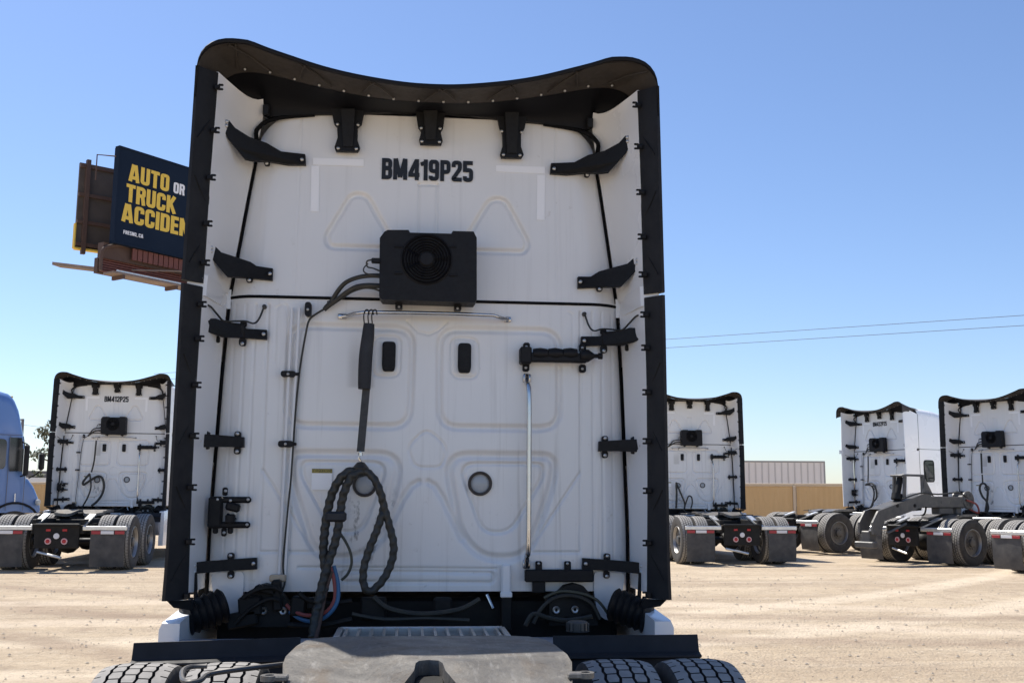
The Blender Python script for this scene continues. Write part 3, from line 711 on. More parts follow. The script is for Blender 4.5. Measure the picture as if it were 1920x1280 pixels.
    both("bracket_cable", MB().tube([P(a, b, y) for (a, b), y in zip(lc, [-.25, -.24, -.16, -.09, -.075, -.07, -.06, -.04, -.02])], .0055, 6, 5).join(MB().lathe([(0, -.02), (.011, -.018), (.013, -.004), (.013, .01)], P(496, 575, -.01), 'Y', 12)), M['hose'], root)
    # grab bar and handle
    obj("grab_bar", MB().tube(Q([(640, 593), (652, 592), (664, 588), (686, 585), (760, 586), (850, 588), (925, 591), (940, 596), (953, 599)], [-.02, -.03, -.07, -.10, -.10, -.10, -.10, -.06, -.02]), .0105, 10).join(MB().box(P(642, 593, -.02), (.05, .014, .03), .004)).join(MB().box(P(952, 599, -.02), (.04, .014, .03), .004)), M['chrome'], root, 50)
    obj("grab_handle", MB().tube(Q([(988, 704), (988, 718), (992, 738), (992, 860), (991, 1020), (988, 1042), (987, 1062)], [-.02, -.05, -.075, -.075, -.075, -.05, -.02]), .0145, 10, 4).join(MB().box(P(988, 709, -.02), (.045, .02, .05), .005)).join(MB().box(P(987, 1057, -.02), (.04, .02, .05), .005)), M['chrome'], root, 50)
    # vents
    for (x0, x1, y0, y1) in ((717, 741, 640, 696), (859, 883, 643, 699)):
        a, b = P(x0, y0, -.02), P(x1, y1, -.02)
        q = rounded([(a.x, b.z+.03), (a.x+.006, b.z), (b.x-.006, b.z), (b.x, b.z+.03), (b.x, a.z), (a.x, a.z)], .022, 4)
        mb = MB().prism([tuple(v_) for v_ in q], -.026, -.002); ic_ = Vector(((a.x+b.x)/2, 0, (a.z+b.z)/2))
        q2 = [((v_.x-ic_.x)*.72+ic_.x, (v_.y-ic_.z)*.84+ic_.z) for v_ in q]; mb.prism(q2, -.032, -.02)
        obj("air_vent", mb, M['plastic'], root)
    for (a, b) in ((900, 906), (684, 908)):
        c_ = P(a, b, 0.008)
        o = obj("porthole", MB().lathe([(.050, .006), (.052, -.018), (.062, -.022), (.067, -.014), (.068, .006)], c_, 'Y', 36), M['visor'], root)
        obj("lens", MB().lathe([(0, -.012), (.03, -.011), (.051, -.004)], c_, 'Y', 30), M['lens'], o)
    # sticker (white, its code left out), yellow header
    a, b = P(585, 878, -.004), P(622, 918, -.004)
    st2 = obj("sticker", MB().box(((a.x+b.x)/2, -.002, (a.z+b.z)/2), (b.x-a.x, .002, a.z-b.z)), M['sticker'], root)
    obj("sticker_header", MB().box(((a.x+b.x)/2, -.0045, a.z-.012), (b.x-a.x, .002, .023)), M['stickery'], st2)
    # reflective tape corners
    for pts in ([(587, 296), (682, 299), (682, 312), (587, 309)], [(584, 311), (599, 311), (598, 397), (582, 396)], [(930, 310), (1022, 313), (1022, 326), (930, 322)], [(1007, 328), (1022, 328), (1021, 413), (1006, 412)]):
        obj("reflective_tape", slabpx(pts, -.0045, .003), M['tape'], root)
    # hose rack (right side)
    hr = MB().box(P(985, 667, -.06), (.065, .09, .095), .008)
    a, b = P(990, 666, -.07), P(1100, 668, -.07)
    hr.box((a+b)/2+Vector((0, 0, -.012)), ((b-a).length, .05, .05), .006)
    for px in (1013, 1041, 1069): hr.lathe([(0, -.04), (.028, -.04), (.034, 0), (.028, .04), (0, .04)], P(px, 663, -.075), 'X', 12)
    hr.lathe([(0, -.05), (.036, -.045), (.036, .0), (.012, .035), (.012, .055), (.018, .058), (.018, .08), (0, .08)], P(1103, 667, -.08), 'X', 14)
    hro = obj("hose_rack", hr, M['plastic'], root)
    for (px, py) in ((987, 650), (986, 689), (1092, 652), (1092, 691)):
        t_ = obj("rack_tab", MB().box(P(px, py, -.03), (.038, .04, .045), .008), M['plastic'], hro); bolt(t_, P(px, py, -.053), .008)
    # lower right rail
    a, b = P(984, 1067, -.05), P(1112, 1090, -.05)
    rl = MB().box(((a.x+b.x)/2, -.05, (a.z+b.z)/2), (b.x-a.x, .05, a.z-b.z), .006); rl.box(P(1010, 1098, -.045), (.07, .04, .07), .004)
    rlo = obj("mounting_rail", rl, M['plastic'], root)
    for px in (1010, 1064): t_ = obj("rail_tab", MB().box(P(px, 1060, -.035), (.036, .03, .05), .006), M['plastic'], rlo); bolt(t_, P(px, 1056, -.053), .008)
    # latch on the left
    lt = MB()
    for (x0, x1, y) in ((397, 471, 935), (394, 469, 982)):
        a, b = P(x0, y, -.05), P(x1, y+3, -.05); lt.box((a+b)/2, ((b-a).length, .035, .034), .010)
    lt.box(P(404, 960, -.05), (.075, .05, .17), .012); lt.box(P(437, 950, -.06), (.075, .05, .045), .010, Matrix.Rotation(.25, 3, 'Y')); lt.box(P(432, 972, -.06), (.05, .05, .05), .008)
    lt.cyl(P(425, 965, -.055), P(441, 975, -.06), .014)
    for (px, py) in ((422, 921), (420, 997), (404, 992), (432, 992)): lt.box(P(px, py, -.04), (.028, .02, .045), .007)
    lo = obj("door_latch", lt, M['plastic'], root)
    for (px, py, y) in ((408, 936, -.07), (432, 938, -.07), (465, 936, -.07), (463, 983, -.07), (423, 920, -.052), (420, 998, -.052)): bolt(lo, P(px, py, y), .0085)
    # hasp post right of centre
    obj("hasp", MB().box(P(949, 1085, -.03), (.055, .03, .16), .010).join(MB().box(P(949, 1114, -.035), (.065, .03, .03), .005)), M['white'], root)
    obj("hasp_post", MB().box(P(949, 1146, -.0), (.058, .06, .20), .006), M['steelblack'], root)

def build_hoses(root, kind):
    Q = lambda pts, Y: [P(a, b, Y if not isinstance(Y, list) else Y[i]) for i, (a, b) in enumerate(pts)]
    tw = (2*math.pi/.048, .11)
    if kind == 0:
        hg = MB()
        for dx in (-6, 2, 9): hg.tube(Q([(689+dx, 606), (688+dx, 592), (691+dx, 582), (696+dx, 581), (698+dx, 590)], -.11), .0035, 6, 4)
        obj("hose_hook", hg, M['steelblack'], root)
        obj("hose_sleeve", MB().tube(Q([(692, 607), (690, 630), (686, 665), (684, 700), (683, 729)], -.125), lambda t: .030+.008*math.sin(t*2.6), 12, 4), M['sleeve'], root)
        a = Q([(687, 725), (682, 780), (676, 846)], -.12); mb = MB()
        mb.loft([[p+Vector((-.021, 0, 0)), p+Vector((.021, 0, 0)), p+Vector((.019, .008, 0)), p+Vector((-.019, .008, 0))] for p in a], close=True, caps=True)
        obj("hose_strap", mb, M['strap'], root)
        obj("strap_clip", MB().tube(Q([(676, 846), (673, 858), (677, 866), (675, 880)], -.125), .006, 6, 4).join(MB().cyl(P(676, 848, -.14), P(676, 854, -.14), .012)), M['chrome'], root)
        obj("hose_knot", MB().lathe([(0, -.03), (.035, -.02), (.045, .02), (.02, .05), (0, .055)], P(676, 884, -.13), 'Z', 12), M['hose'], root)
        obj("air_hose", MB().tube(Q([(676, 882), (655, 884), (638, 897), (624, 922), (616, 950), (610, 985), (607, 1020), (607, 1045), (611, 1085), (602, 1120), (592, 1150), (586, 1195)], [-.13, -.15, -.16, -.15, -.14, -.14, -.14, -.14, -.15, -.18, -.2, -.25]), .0235, 12, 26, twist=tw), M['hose'], root)
        obj("air_hose", MB().tube(Q([(678, 884), (660, 892), (648, 915), (641, 940), (637, 970), (631, 1005), (624, 1030), (614, 1060), (604, 1095), (596, 1130)], [-.15, -.17, -.17, -.16, -.16, -.16, -.16, -.17, -.18, -.2]), .0225, 12, 26, twist=tw), M['hose'], root)
        obj("air_hose", MB().tube(Q([(674, 882), (690, 886), (703, 900), (714, 925), (720, 950), (730, 985), (738, 1020), (735, 1050), (722, 1080), (706, 1100), (692, 1108), (682, 1095), (682, 1065), (692, 1030), (706, 995), (716, 965), (720, 945)], [-.14, -.15, -.16, -.16, -.15, -.15, -.15, -.15, -.16, -.17, -.17, -.17, -.17, -.165, -.16, -.15, -.12]), .0205, 12, 26, twist=tw), M['hose'], root)
        obj("hose_clamp", MB().box(P(630, 968, -.17), (.11, .05, .055), .012), M['sleeve'], root)
        obj("thin_hose", MB().tube(Q([(638, 1000), (648, 1015), (657, 1035), (659, 1056), (652, 1075), (640, 1087)], -.14), .0075, 8, 6), M['oliv'], root)
        obj("red_air_hose", MB().tube(Q([(537, 1133), (548, 1143), (570, 1152), (598, 1152), (618, 1140), (628, 1118), (626, 1085), (620, 1062)], [-.1, -.12, -.15, -.17, -.18, -.17, -.16, -.15]), .010, 8, 6), M['redhose'], root)
        obj("blue_air_hose", MB().tube(Q([(543, 1146), (565, 1160), (590, 1164), (615, 1152), (632, 1128), (634, 1095), (626, 1060)], [-.1, -.13, -.16, -.18, -.18, -.16, -.15]), .011, 8, 6), M['bluehose'], root)
        obj("brown_hose", MB().tube(Q([(622, 1070), (612, 1100), (604, 1140), (596, 1180), (590, 1205)], [-.16, -.17, -.19, -.24, -.3]), .012, 8, 6), M['rust'], root)
    else:
        k = kind; s = lambda pts: [(a, b) for a, b in pts]
        if k == 1:
            A = [(640, 860), (610, 895), (590, 925), (596, 945), (640, 915), (700, 880), (735, 900), (748, 960), (735, 1020), (700, 1075), (660, 1110)]
            B = [(650, 850), (668, 760), (678, 610)]; C_ = [(640, 870), (650, 960), (630, 1040), (590, 1120)]
        elif k == 2:
            A = [(640, 1110), (650, 1000), (652, 900), (654, 880)]; B = [(650, 880), (690, 980), (720, 1060), (715, 1120)]; C_ = [(715, 1110), (740, 1040), (760, 1000), (785, 1010), (790, 1060), (775, 1110)]
        elif k == 3:
            A = [(620, 880), (690, 870), (735, 900), (755, 960), (745, 1020), (700, 1060), (690, 1090), (650, 1120)]; B = [(612, 885), (680, 890), (715, 930), (720, 980), (700, 1050), (660, 1120)]; C_ = [(672, 600), (660, 760), (648, 860)]
        else:
            A = [(680, 1120), (700, 1040), (720, 940), (705, 880), (680, 866), (655, 880), (645, 920), (665, 980), (700, 1020), (712, 1080), (690, 1120)]; B = [(686, 610), (682, 700), (678, 780)]; C_ = [(680, 790), (679, 830), (678, 870)]
        for pts, r in ((A, .026), (B, .018 if k == 1 else .022), (C_, .018)):
            obj("air_hose", MB().tube(Q(pts, -.14), r, 8, 6), M['hose'], root)
        obj("hose_hook", MB().tube(Q([(686, 606), (688, 590), (696, 582), (699, 592)], -.11), .006, 6, 4), M['steelblack'], root)

def build_under(root):
    # white lower corner panels
    rp = rounded([(p.x, p.z) for p in (P(1114, 1070, -.02), P(1172, 1074, -.02), P(1168, 1108, -.02), P(1152, 1124, -.02), P(1154, 1160, -.02), P(1136, 1163, -.02), P(1120, 1148, -.02), P(1114, 1112, -.02))], .03, 3)
    both("corner_panel", MB().prism([tuple(v_) for v_ in rp], -.02, .05), M['white'], root)
    # ribbed rubber boots
    prof = []
    for i in range(6): prof += [(.078, -.10+i*.036), (.093, -.085+i*.036)]
    bo = MB().lathe([(0, -.10)]+prof+[(.06, .12), (0, .12)], (0, 0, 0), 'X', 24)
    rot = Matrix.Rotation(R_(18), 3, 'Y') @ Matrix.Rotation(R_(-25), 3, 'Z'); c = P(1180, 1143, -.18)
    bo.v = [tuple(rot @ Vector(v_)+Vector((c.x, c.y, c.z))) for v_ in bo.v]; both("rubber_boot", bo, M['plastic'], root)
    lipp = MB().slab([P(1208, 1122, -.3), P(1250, 1124, -.42), P(1238, 1136, -.4), P(1196, 1142, -.25)], .03); both("fairing_lip", lipp, M['plastic'], root)
    # chassis skirts with sloped rear top
    sk = MB()
    secs = []
    for (y, z1) in ((-.52, 1.066), (-.50, 1.072), (.15, 1.11), (3.0, 1.10), (3.4, 1.0)):
        secs.append([Vector((1.17, y, .34)), Vector((1.268, y, .34)), Vector((1.272, y, .6)), Vector((1.268, y, z1-.03)), Vector((1.255, y, z1)), Vector((1.17, y, z1))])
    sk.loft(secs, close=True, caps=True); both("chassis_skirt", sk, M['white_side'], root)
    # spray flaps ahead of the drive tyres
    def pr(x0, x1, drop):
        prof_ = [(-.905, 1.062), (-.925, .998), (-.930, .990), (-.972, .978), (-.974, .970), (-.935, .958), (-.950, .865), (-.940, .865), (-.922, .962), (-.958, .974), (-.918, .986), (-.893, 1.062)]
        return MB().loft([[Vector((x, y, z-d-.016)) for y, z in prof_] for x, d in ((x0, 0), ((x0+x1)/2, drop*.5), (x1, drop))], close=True, caps=True)
    obj("spray_guard", pr(-.555, -1.29, .02), M['rubber'], root, 20); obj("spray_guard", pr(.60, 1.285, -.003), M['rubber'], root, 20)
    # catwalk grating
    cw = MB(); z = 1.03
    for y in (-.40, -.78): cw.box((.0, y, z-.02), (.82, .03, .045), .004)
    for x in (-.405, .405): cw.box((x, -.59, z-.02), (.03, .35, .045), .004)
    cwo = obj("catwalk", cw, M['alu'], root)
    for i in range(13): obj("slat", MB().box((-.372+i*.062, -.59, z-.012), (.016, .345, .022), .002), M['alu'], cwo)
    cross = MB()
    for y in (-.47, -.53, -.59, -.65, -.71): cross.box((0, y, z-.028), (.78, .006, .014))
    obj("cross_wires", cross, M['alu'], cwo)
    # underside: black box added to block the lit ground beyond, mounts, crossmember
    fl = MB().box((0, 1.6, .95), (2.2, 3.0, .36), .02); obj("under_cab_blocker", fl, M['steelblack'], root)
    mp = [(1030, 1172), (1030, 1132), (1046, 1112), (1060, 1098), (1078, 1094), (1094, 1098), (1106, 1112), (1116, 1140), (1122, 1172)]
    pm = both("cab_mount", slabpx(mp, -.10, .12), M['steelblack'], root)
    for (a, b) in ((1043, 1143), (1078, 1142)):
        p = P(a, b, -.105)
        for sgn, o in ((1, pm[0]), (-1, pm[1])):
            obj("mount_washer", MB().lathe([(.008, -.004), (.016, -.008), (.021, -.002), (.021, .004)], (sgn*p.x, p.y, p.z), 'Y', 16), M['bolt'], o)
    br = MB()
    for (a, b, w, h) in ((470, 1135, .12, .10), (455, 1160, .16, .08), (520, 1115, .05, .16), (500, 1105, .12, .035), (560, 1135, .08, .10), (585, 1130, .05, .06)):
        br.box(P(a, b, -.10), (w, .08, h), .01, Matrix.Rotation(rng.random()*.5-.25, 3, 'Y'))
    for (pts, r) in (([(455, 1120), (480, 1105), (510, 1100), (530, 1108)], .012), ([(440, 1170), (470, 1140), (505, 1122), (525, 1125)], .010), ([(560, 1110), (580, 1125), (620, 1130), (660, 1125)], .012), ([(540, 1170), (600, 1172), (660, 1160)], .014)):
        br.tube([P(a, b, -.15) for a, b in pts], r, 7, 4)
    obj("valve_bracket", br, M['steelblack'], root)
    for pts, r, mk in (([(1000, 1168), (1015, 1140), (1040, 1120), (1075, 1116), (1108, 1130), (1125, 1160)], .011, 'hose'), ([(985, 1172), (1000, 1150), (1030, 1158), (1065, 1162), (1110, 1155)], .013, 'hose'), ([(1020, 1120), (1050, 1108), (1090, 1112), (1120, 1125), (1140, 1150)], .008, 'oliv'), ([(700, 1118), (730, 1140), (790, 1150), (860, 1142), (900, 1122)], .014, 'hose'), ([(660, 1150), (720, 1160), (800, 1158), (880, 1162)], .010, 'hose')):
        obj("chassis_hose", MB().tube([P(a, b, -.14) for a, b in pts], r, 7, 5), M[mk], root)
    for (a, b, w, h) in ((1095, 1150, .07, .05), (1060, 1160, .05, .06), (1030, 1125, .05, .04), (700, 1140, .14, .12), (830, 1135, .10, .09)): obj("junction_block", MB().box(P(a, b, -.06), (w, .08, h), .012), M['steelblack'], root)
    obj("strut_pipe", MB().cyl(P(913, 1114, .0), P(925, 1140, -.03), .010, n=10), M['chrome'], root)
    # tanks
    tk = MB().lathe([(0, -.40), (.14, -.40), (.20, -.36), (.215, -.30), (.215, .36), (.20, .40), (0, .40)], (.80, -.50, .775), 'X', 28)
    tk2 = tk.mir(); t1 = obj("round_tank", tk, M['greypaint'], root); obj("round_tank", tk2, M['greypaint'], root)
    p = P(1083, 1172, -.62)
    tcp = MB().lathe([(0, .022), (.044, .022), (.050, .016), (.050, -.022), (.058, -.026)], p, 'Z', 24)
    for k in range(14): a = k*math.pi/7; tcp.box(p+Vector((math.cos(a)*.051, math.sin(a)*.051, -.004)), (.012, .008, .034), 0, Matrix.Rotation(a, 3, 'Z'))
    obj("tank_cap", tcp, M['wheel'], t1)
    # frame rails, crossmembers, axles
    for s in (-1, 1):
        fr = MB().box((s*.43, .9, .83), (.09, 9.1, .27), .012); fo = obj("frame_rail", fr, M['steelblack'], root)
        rp_ = MB().slab([Vector((s*.43-.06, -3.66, .86)), Vector((s*.43+.06, -3.66, .86)), Vector((s*.43+.06, -2.95, 1.055)), Vector((s*.43-.06, -2.95, 1.055))], .02)
        rp_.v = [(x, y, z-(.03 if i >= 4 else 0)) for i, (x, y, z) in enumerate(rp_.v)]
        obj("guide_ramp", rp_, M['alu'], root)
    for y in (-.3, -1.1, -2.45): obj("crossmember", MB().box((0, y, .84), (.78, .16, .2), .012), M['steelblack'], root)
    for y in (-1.60, -2.92):
        ax = MB().cyl((-1.0, y, .52), (1.0, y, .52), .075, n=16); ax.lathe([(0, -.20), (.12, -.19), (.2, -.1), (.22, 0), (.2, .1), (.12, .19), (0, .2)], (0, y, .52), 'X', 20)
        for s in (-1, 1): ax.cyl((s*.46, y-.3, .68), (s*.46, y-.3, .88), .13, n=16)
        obj("drive_axle", ax, M['steelblack'], root)
    obj("front_axle", MB().cyl((-.9, 4.95, .5), (.9, 4.95, .5), .06, n=12), M['steelblack'], root)
    # fifth wheel
    half = [(0, -1.46), (.32, -1.46), (.42, -1.50), (.472, -1.585), (.492, -1.74), (.502, -2.0), (.492, -2.18), (.46, -2.40), (.36, -2.46), (.20, -2.50), (.13, -2.46), (.085, -2.37), (.052, -2.28), (.046, -2.18), (.034, -2.125), (0, -2.106)]
    z5 = lambda y: 1.12-(.0 if y > -2.25 else (-2.25-y)*.30)
    fwm = MB()
    for s in (1, -1):
        pts = [(s*x, y) for x, y in half]; n = len(pts)
        top = [(x, y, z5(y)) for x, y in pts]; bot = [(x, y, z5(y)-.055) for x, y in pts]
        fwm.add(top+bot, [tuple(range(n)), tuple(range(n, 2*n))[::-1]]+[(i, (i+1) % n, n+(i+1) % n, n+i) for i in range(n-1)])
    fwo = obj("fifth_wheel", fwm, M['plate'], root, 40)
    ear = MB(); ear2 = []
    for s in (-1, 1):
        e_ = MB(); ear2.append(e_); e_.lathe([(.016, .006), (.030, .006), (.030, -.012), (.016, -.012), (.016, .006)], (s*.518, -2.31, 1.10), 'Z', 14); e_.box((s*.483, -2.31, 1.097), (.05, .05, .018), .004); ear.box((s*.40, -2.0, 1.03), (.10, .5, .10), .01); ear.box((s*.40, -2.0, .98), (.16, .3, .12), .01)
    ear.box((0, -1.95, 1.015), (.5, .6, .07), .01)
    for e_ in ear2: obj("plate_ear", e_, M['plate'], fwo)
    obj("plate_supports", ear, M['steelblack'], fwo)
    # jaws down in the throat
    obj("locking_jaw", MB().box((0, -2.20, 1.045), (.11, .2, .05), .01), M['steelblack'], fwo)
    hd = MB().tube([PG(545, 1243, 1.09), PG(450, 1254, 1.09), PG(392, 1263, 1.08), PG(375, 1275, 1.08), PG(352, 1278, 1.08), PG(342, 1272, 1.08), PG(343, 1256, 1.08), PG(360, 1249, 1.08), PG(388, 1248, 1.08)], .009, 8, 3)
    obj("release_handle", hd, M['wheel'], fwo)
    # tail panel with lamps
    tp = MB().box((0, -3.68, .66), (.80, .05, .46), .012); tp.box((0, -3.72, .86), (.84, .10, .04), .006)
    tpo = obj("tail_panel", tp, M['steelblack'], root)
    for s in (-1, 1):
        obj("lamp_ring", MB().lathe([(.038, -.012), (.052, -.016), (.060, 0), (.060, .01)], (s*.147, -3.71, .56), 'Y', 22), M['pinkring'], tpo)
        obj("tail_lamp", MB().lathe([(0, -.022), (.025, -.020), (.040, -.008), (.040, .01)], (s*.147, -3.71, .56), 'Y', 20), M['red'], tpo)
        obj("marker_lamp", MB().box((s*.147, -3.715, .765), (.085, .025, .045), .008), M['red'], tpo)
    obj("round_plate", MB().lathe([(0, -.008), (.05, -.008), (.055, 0), (.055, .01)], (0, -3.71, .655), 'Y', 22), M['wtape'], tpo)
    obj("tow_pin", MB().cyl((-.35, -3.62, .36), (.12, -3.75, .26), .025, n=10), M['alu'], root)
    # mud flaps
    for s in (-1, 1):
        fl_ = MB()
        rows = []
        for z, dy in ((.76, 0), (.6, -.012), (.42, -.02), (.25, -.012), (.09, .02)):
            rows.append([Vector((s*.60, -3.66+dy, z)), Vector((s*.91, -3.668+dy, z)), Vector((s*1.225, -3.66+dy, z)), Vector((s*1.225, -3.652+dy, z)), Vector((s*.91, -3.655+dy, z)), Vector((s*.60, -3.652+dy, z))])
        fl_.loft(rows, close=True, caps=True)
        fo = obj("mud_flap", fl_, M['flap'], root, 60)
        obj("flap_hanger", MB().box((s*.85, -3.66, .80), (.80, .06, .085), .012), M['alu'], fo)
        for (x, w, k) in ((.70, .17, 'amber'), (.905, .24, 'wtape'), (1.13, .18, 'amber')):
            obj("reflector", MB().box((s*x, -3.684, .722), (w-.005, .012, .06), .003), M[k], fo)
    # wheels
    W2, RO = .143, .503
    side = [(.295, -.115), (.315, -.135), (.40, -.147), (.46, -.143), (.486, -.131)]
    NB = 104                                                     # tread blocks round the tyre
    ribs = [-.078, -.027, .027, .078]
    cols = [(-.128, None, 0), (-.118, None, 0), (-.104, None, 0)]
    for q, rb in enumerate(ribs): cols += [(rb, q, -.0056), (rb, q, -.0038), (rb, q, .0038), (rb, q, .0056), (rb+.0255, None, 0)]
    cols[-1] = (.104, None, 0); cols += [(.118, None, 0), (.128, None, 0)]
    def rad(x): return RO-.013*(abs(x)/.128)**3
    vs = []; fs = []; fm = []; rowsn = NB*4
    K = len(side)*2+len(cols)
    for bk in range(NB):
        for fr_ in (0, .07, .17, .26):
            th = 2*math.pi*(bk+fr_)/NB; tri = abs(((bk+fr_)/2) % 1-.5)*4-1
            gz = fr_ in (.07, .17)
            pr_ = list(side)
            for ci, (x, q, dx) in enumerate(cols):
                if q is not None: xx = x+dx+.0028*tri*(1 if q % 2 else -1)
                else: xx = x
                r = rad(xx)
                if q is not None and abs(dx) < .005: r -= .016
                else:
                    rib = sum(1 for rb in ribs if xx > rb)
                    if gz and 0 < rib < 4 and (bk+rib) % 2 == 0 and q is None: r -= .010
                    if gz and rib in (0, 4) and abs(xx) > .11 and bk % 2 == 0: r -= .010
                pr_.append((r, xx))
            pr_ += [(r, -h) for r, h in side[::-1]]
            vs += [(h, r*math.cos(th), r*math.sin(th)) for r, h in pr_]
    ns = len(side)
    for i in range(rowsn):
        i2 = (i+1) % rowsn
        for k in range(K-1):
            fs.append((i*K+k, i2*K+k, i2*K+k+1, i*K+k+1))
            if k < ns or k >= ns+len(cols)-1: fm.append(0); continue
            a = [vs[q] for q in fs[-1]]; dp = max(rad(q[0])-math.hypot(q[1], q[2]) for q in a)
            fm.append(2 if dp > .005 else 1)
    tm = bpy.data.meshes.new("tyre"); tm.from_pydata(vs, [], fs); fixn(tm); tm.shade_smooth(); tm.set_sharp_from_angle(angle=R_(30))
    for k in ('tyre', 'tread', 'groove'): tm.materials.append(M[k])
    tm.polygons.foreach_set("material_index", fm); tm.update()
    rim = MB().lathe([(.296, .115), (.29, .130), (.282, .132), (.274, .118), (.268, .09), (.262, .075)], (0, 0, 0), 'X', 40)
    rm = rim.mesh("rim_lip"); rm.materials.append(M['rimlip'])
    dk = MB().lathe([(.264, .072), (.20, .060), (.15, .068), (.09, .075), (.085, .115), (.055, .125), (0, .125)], (0, 0, 0), 'X', 32)
    for k in range(10):
        a = k*math.pi/5; dk.cyl((.06, .125*math.cos(a), .125*math.sin(a)), (.092, .125*math.cos(a), .125*math.sin(a)), .014, n=6)
    dk.lathe([(.29, -.11), (.25, -.10), (.2, .02), (.0, .03)], (0, 0, 0), 'X', 24)
    dm = dk.mesh("rim"); dm.materials.append(M['wheel'])
    def wheel(x, y, s):
        w = empty("wheel", (x, y, .52), 0, root); w.scale = (1.03,)*3; w.rotation_euler = (rng.random()*6, 0, 0 if s > 0 else math.pi)
        obj("tyre", tm, None, w); obj("rim", dm, None, w); obj("rim_lip", rm, None, w)
    for y in (-1.60, -2.92):
        for s in (-1, 1): wheel(s*1.095, y, s); wheel(s*.765, y, -s)
    for s in (-1, 1): wheel(s*1.06, 4.95, s)

def section(hw, z0, z1, r, y, n=7, crown=.03):
    pts = [Vector((hw, y, z0))]
    for k in range(n+1):
        a = k/n*math.pi/2; pts.append(Vector((hw-r+r*math.cos(a), y, z1-r+r*math.sin(a))))
    for x in (.66, .33, 0): pts.append(Vector(((hw-r)*x, y, z1+crown*(1-x*x))))
    half_ = pts; return half_+[Vector((-p.x, p.y, p.z)) for p in half_[::-1][1:]]
def build_cab(root, paint, tail=True):
    # sleeper and cab body
    secs = [section(*a) for a in ((1.215, 1.05, 3.91, .20, .14), (1.235, 1.05, 3.92, .22, .22), (1.24, 1.05, 3.88, .24, .8), (1.235, 1.05, 3.74, .28, 1.6), (1.21, 1.05, 3.5, .3, 2.2), (1.13, 1.05, 3.15, .28, 2.7), (1.06, 1.05, 2.86, .2, 3.05), (1.02, 1.05, 2.45, .14, 3.42), (1.0, 1.05, 2.0, .1, 3.78))]
    b = MB().loft(secs, caps=False); obj("cab_body", b, paint, root, 40)
    secs = [section(*a) for a in ((1.0, .9, 2.0, .12, 3.74), (.98, .8, 1.92, .14, 4.3), (.95, .7, 1.78, .16, 4.9), (.90, .6, 1.58, .2, 5.35), (.80, .55, 1.35, .2, 5.6))]
    obj("hood", MB().loft(secs, caps=True), paint, root, 40)
    for s in (-1, 1):
        fe = MB()
        arc_ = [(math.cos(t)*.66, math.sin(t)*.66) for t in np.linspace(.15, math.pi-.15, 12)]
        fe.loft([[Vector((s*x, 4.95+a, .45+b_)) for a, b_ in arc_] for x in (.85, 1.12, 1.2)]); obj("front_fender", fe, paint, root)
        def win(pts, nm, dx=0.0):
            P3 = [Vector((s*(x+.006), y, z)) for (x, y, z) in pts]; P4 = [p-Vector((s*.02, 0, 0)) for p in P3]; n = len(P3)
            return MB().add(P3+P4, [tuple(range(n)), tuple(range(n, 2*n))[::-1]]+[(i, (i+1) % n, n+(i+1) % n, n+i) for i in range(n)])
        q = rounded([(.30, 1.90), (.66, 1.90), (.66, 2.46), (.30, 2.46)], .09, 4)
        wo_ = obj("sleeper_window", win([(1.243, p.x, p.y) for p in q], ''), M['glass'], root)
        q2 = rounded([(.275, 1.875), (.685, 1.875), (.685, 2.485), (.275, 2.485)], .1, 4)
        obj("window_seal", win([(1.2405, p.x, p.y) for p in q2], ''), M['seal'], wo_)
        q = [(2.55, 1.95), (3.3, 1.95), (3.28, 2.25), (3.0, 2.62), (2.58, 2.66)]
        do = obj("door", win([(ip(y, [2.2, 2.7, 3.05, 3.5], [1.216, 1.137, 1.066, 1.026]), y, z) for y, z in [(2.48, 1.1), (3.45, 1.1), (3.45, 1.95), (3.05, 2.7), (2.5, 2.74)]], ''), paint, root)
        obj("door_window", win([(ip(y, [2.2, 2.7, 3.05, 3.5], [1.226, 1.147, 1.076, 1.036]), y, z) for y, z in q], ''), M['glass'], do)
        for (y0, y1, z) in ((.12, 2.3, ZSEAM), ):
            obj("panel_gap", MB().box((s*1.2385, (y0+y1)/2, z), (.008, y1-y0, .012)), M['gap'], root)
        obj("panel_gap", MB().box((s*1.2355, .134, 2.45), (.008, .008, 2.6)), M['gap'], root)
        mr = MB().box((s*1.42, 3.35, 2.3), (.26, .10, .55), .04); mr.tube([(s*1.03, 3.4, 2.5), (s*1.3, 3.37, 2.5)], .02, 6); mr.tube([(s*1.03, 3.4, 2.1), (s*1.3, 3.37, 2.1)], .02, 6)
        obj("door_mirror", mr, M['plastic'], root)
    ws = MB().loft([[Vector((x*w, y, z)) for x in np.linspace(-1, 1, 7)] for (w, y, z) in ((.92, 3.115, 2.84), (.95, 3.44, 2.46), (.95, 3.74, 2.08))]); obj("windshield", ws, M['glass'], root)
    obj("bumper", MB().box((0, 5.6, .55), (2.2, .22, .4), .06), paint, root)
    rf = MB().loft([[Vector((x, y, z)) for x in np.linspace(-1.1, 1.1, 5)] for (y, z) in ((.17, 3.90), (.10, 3.86))])

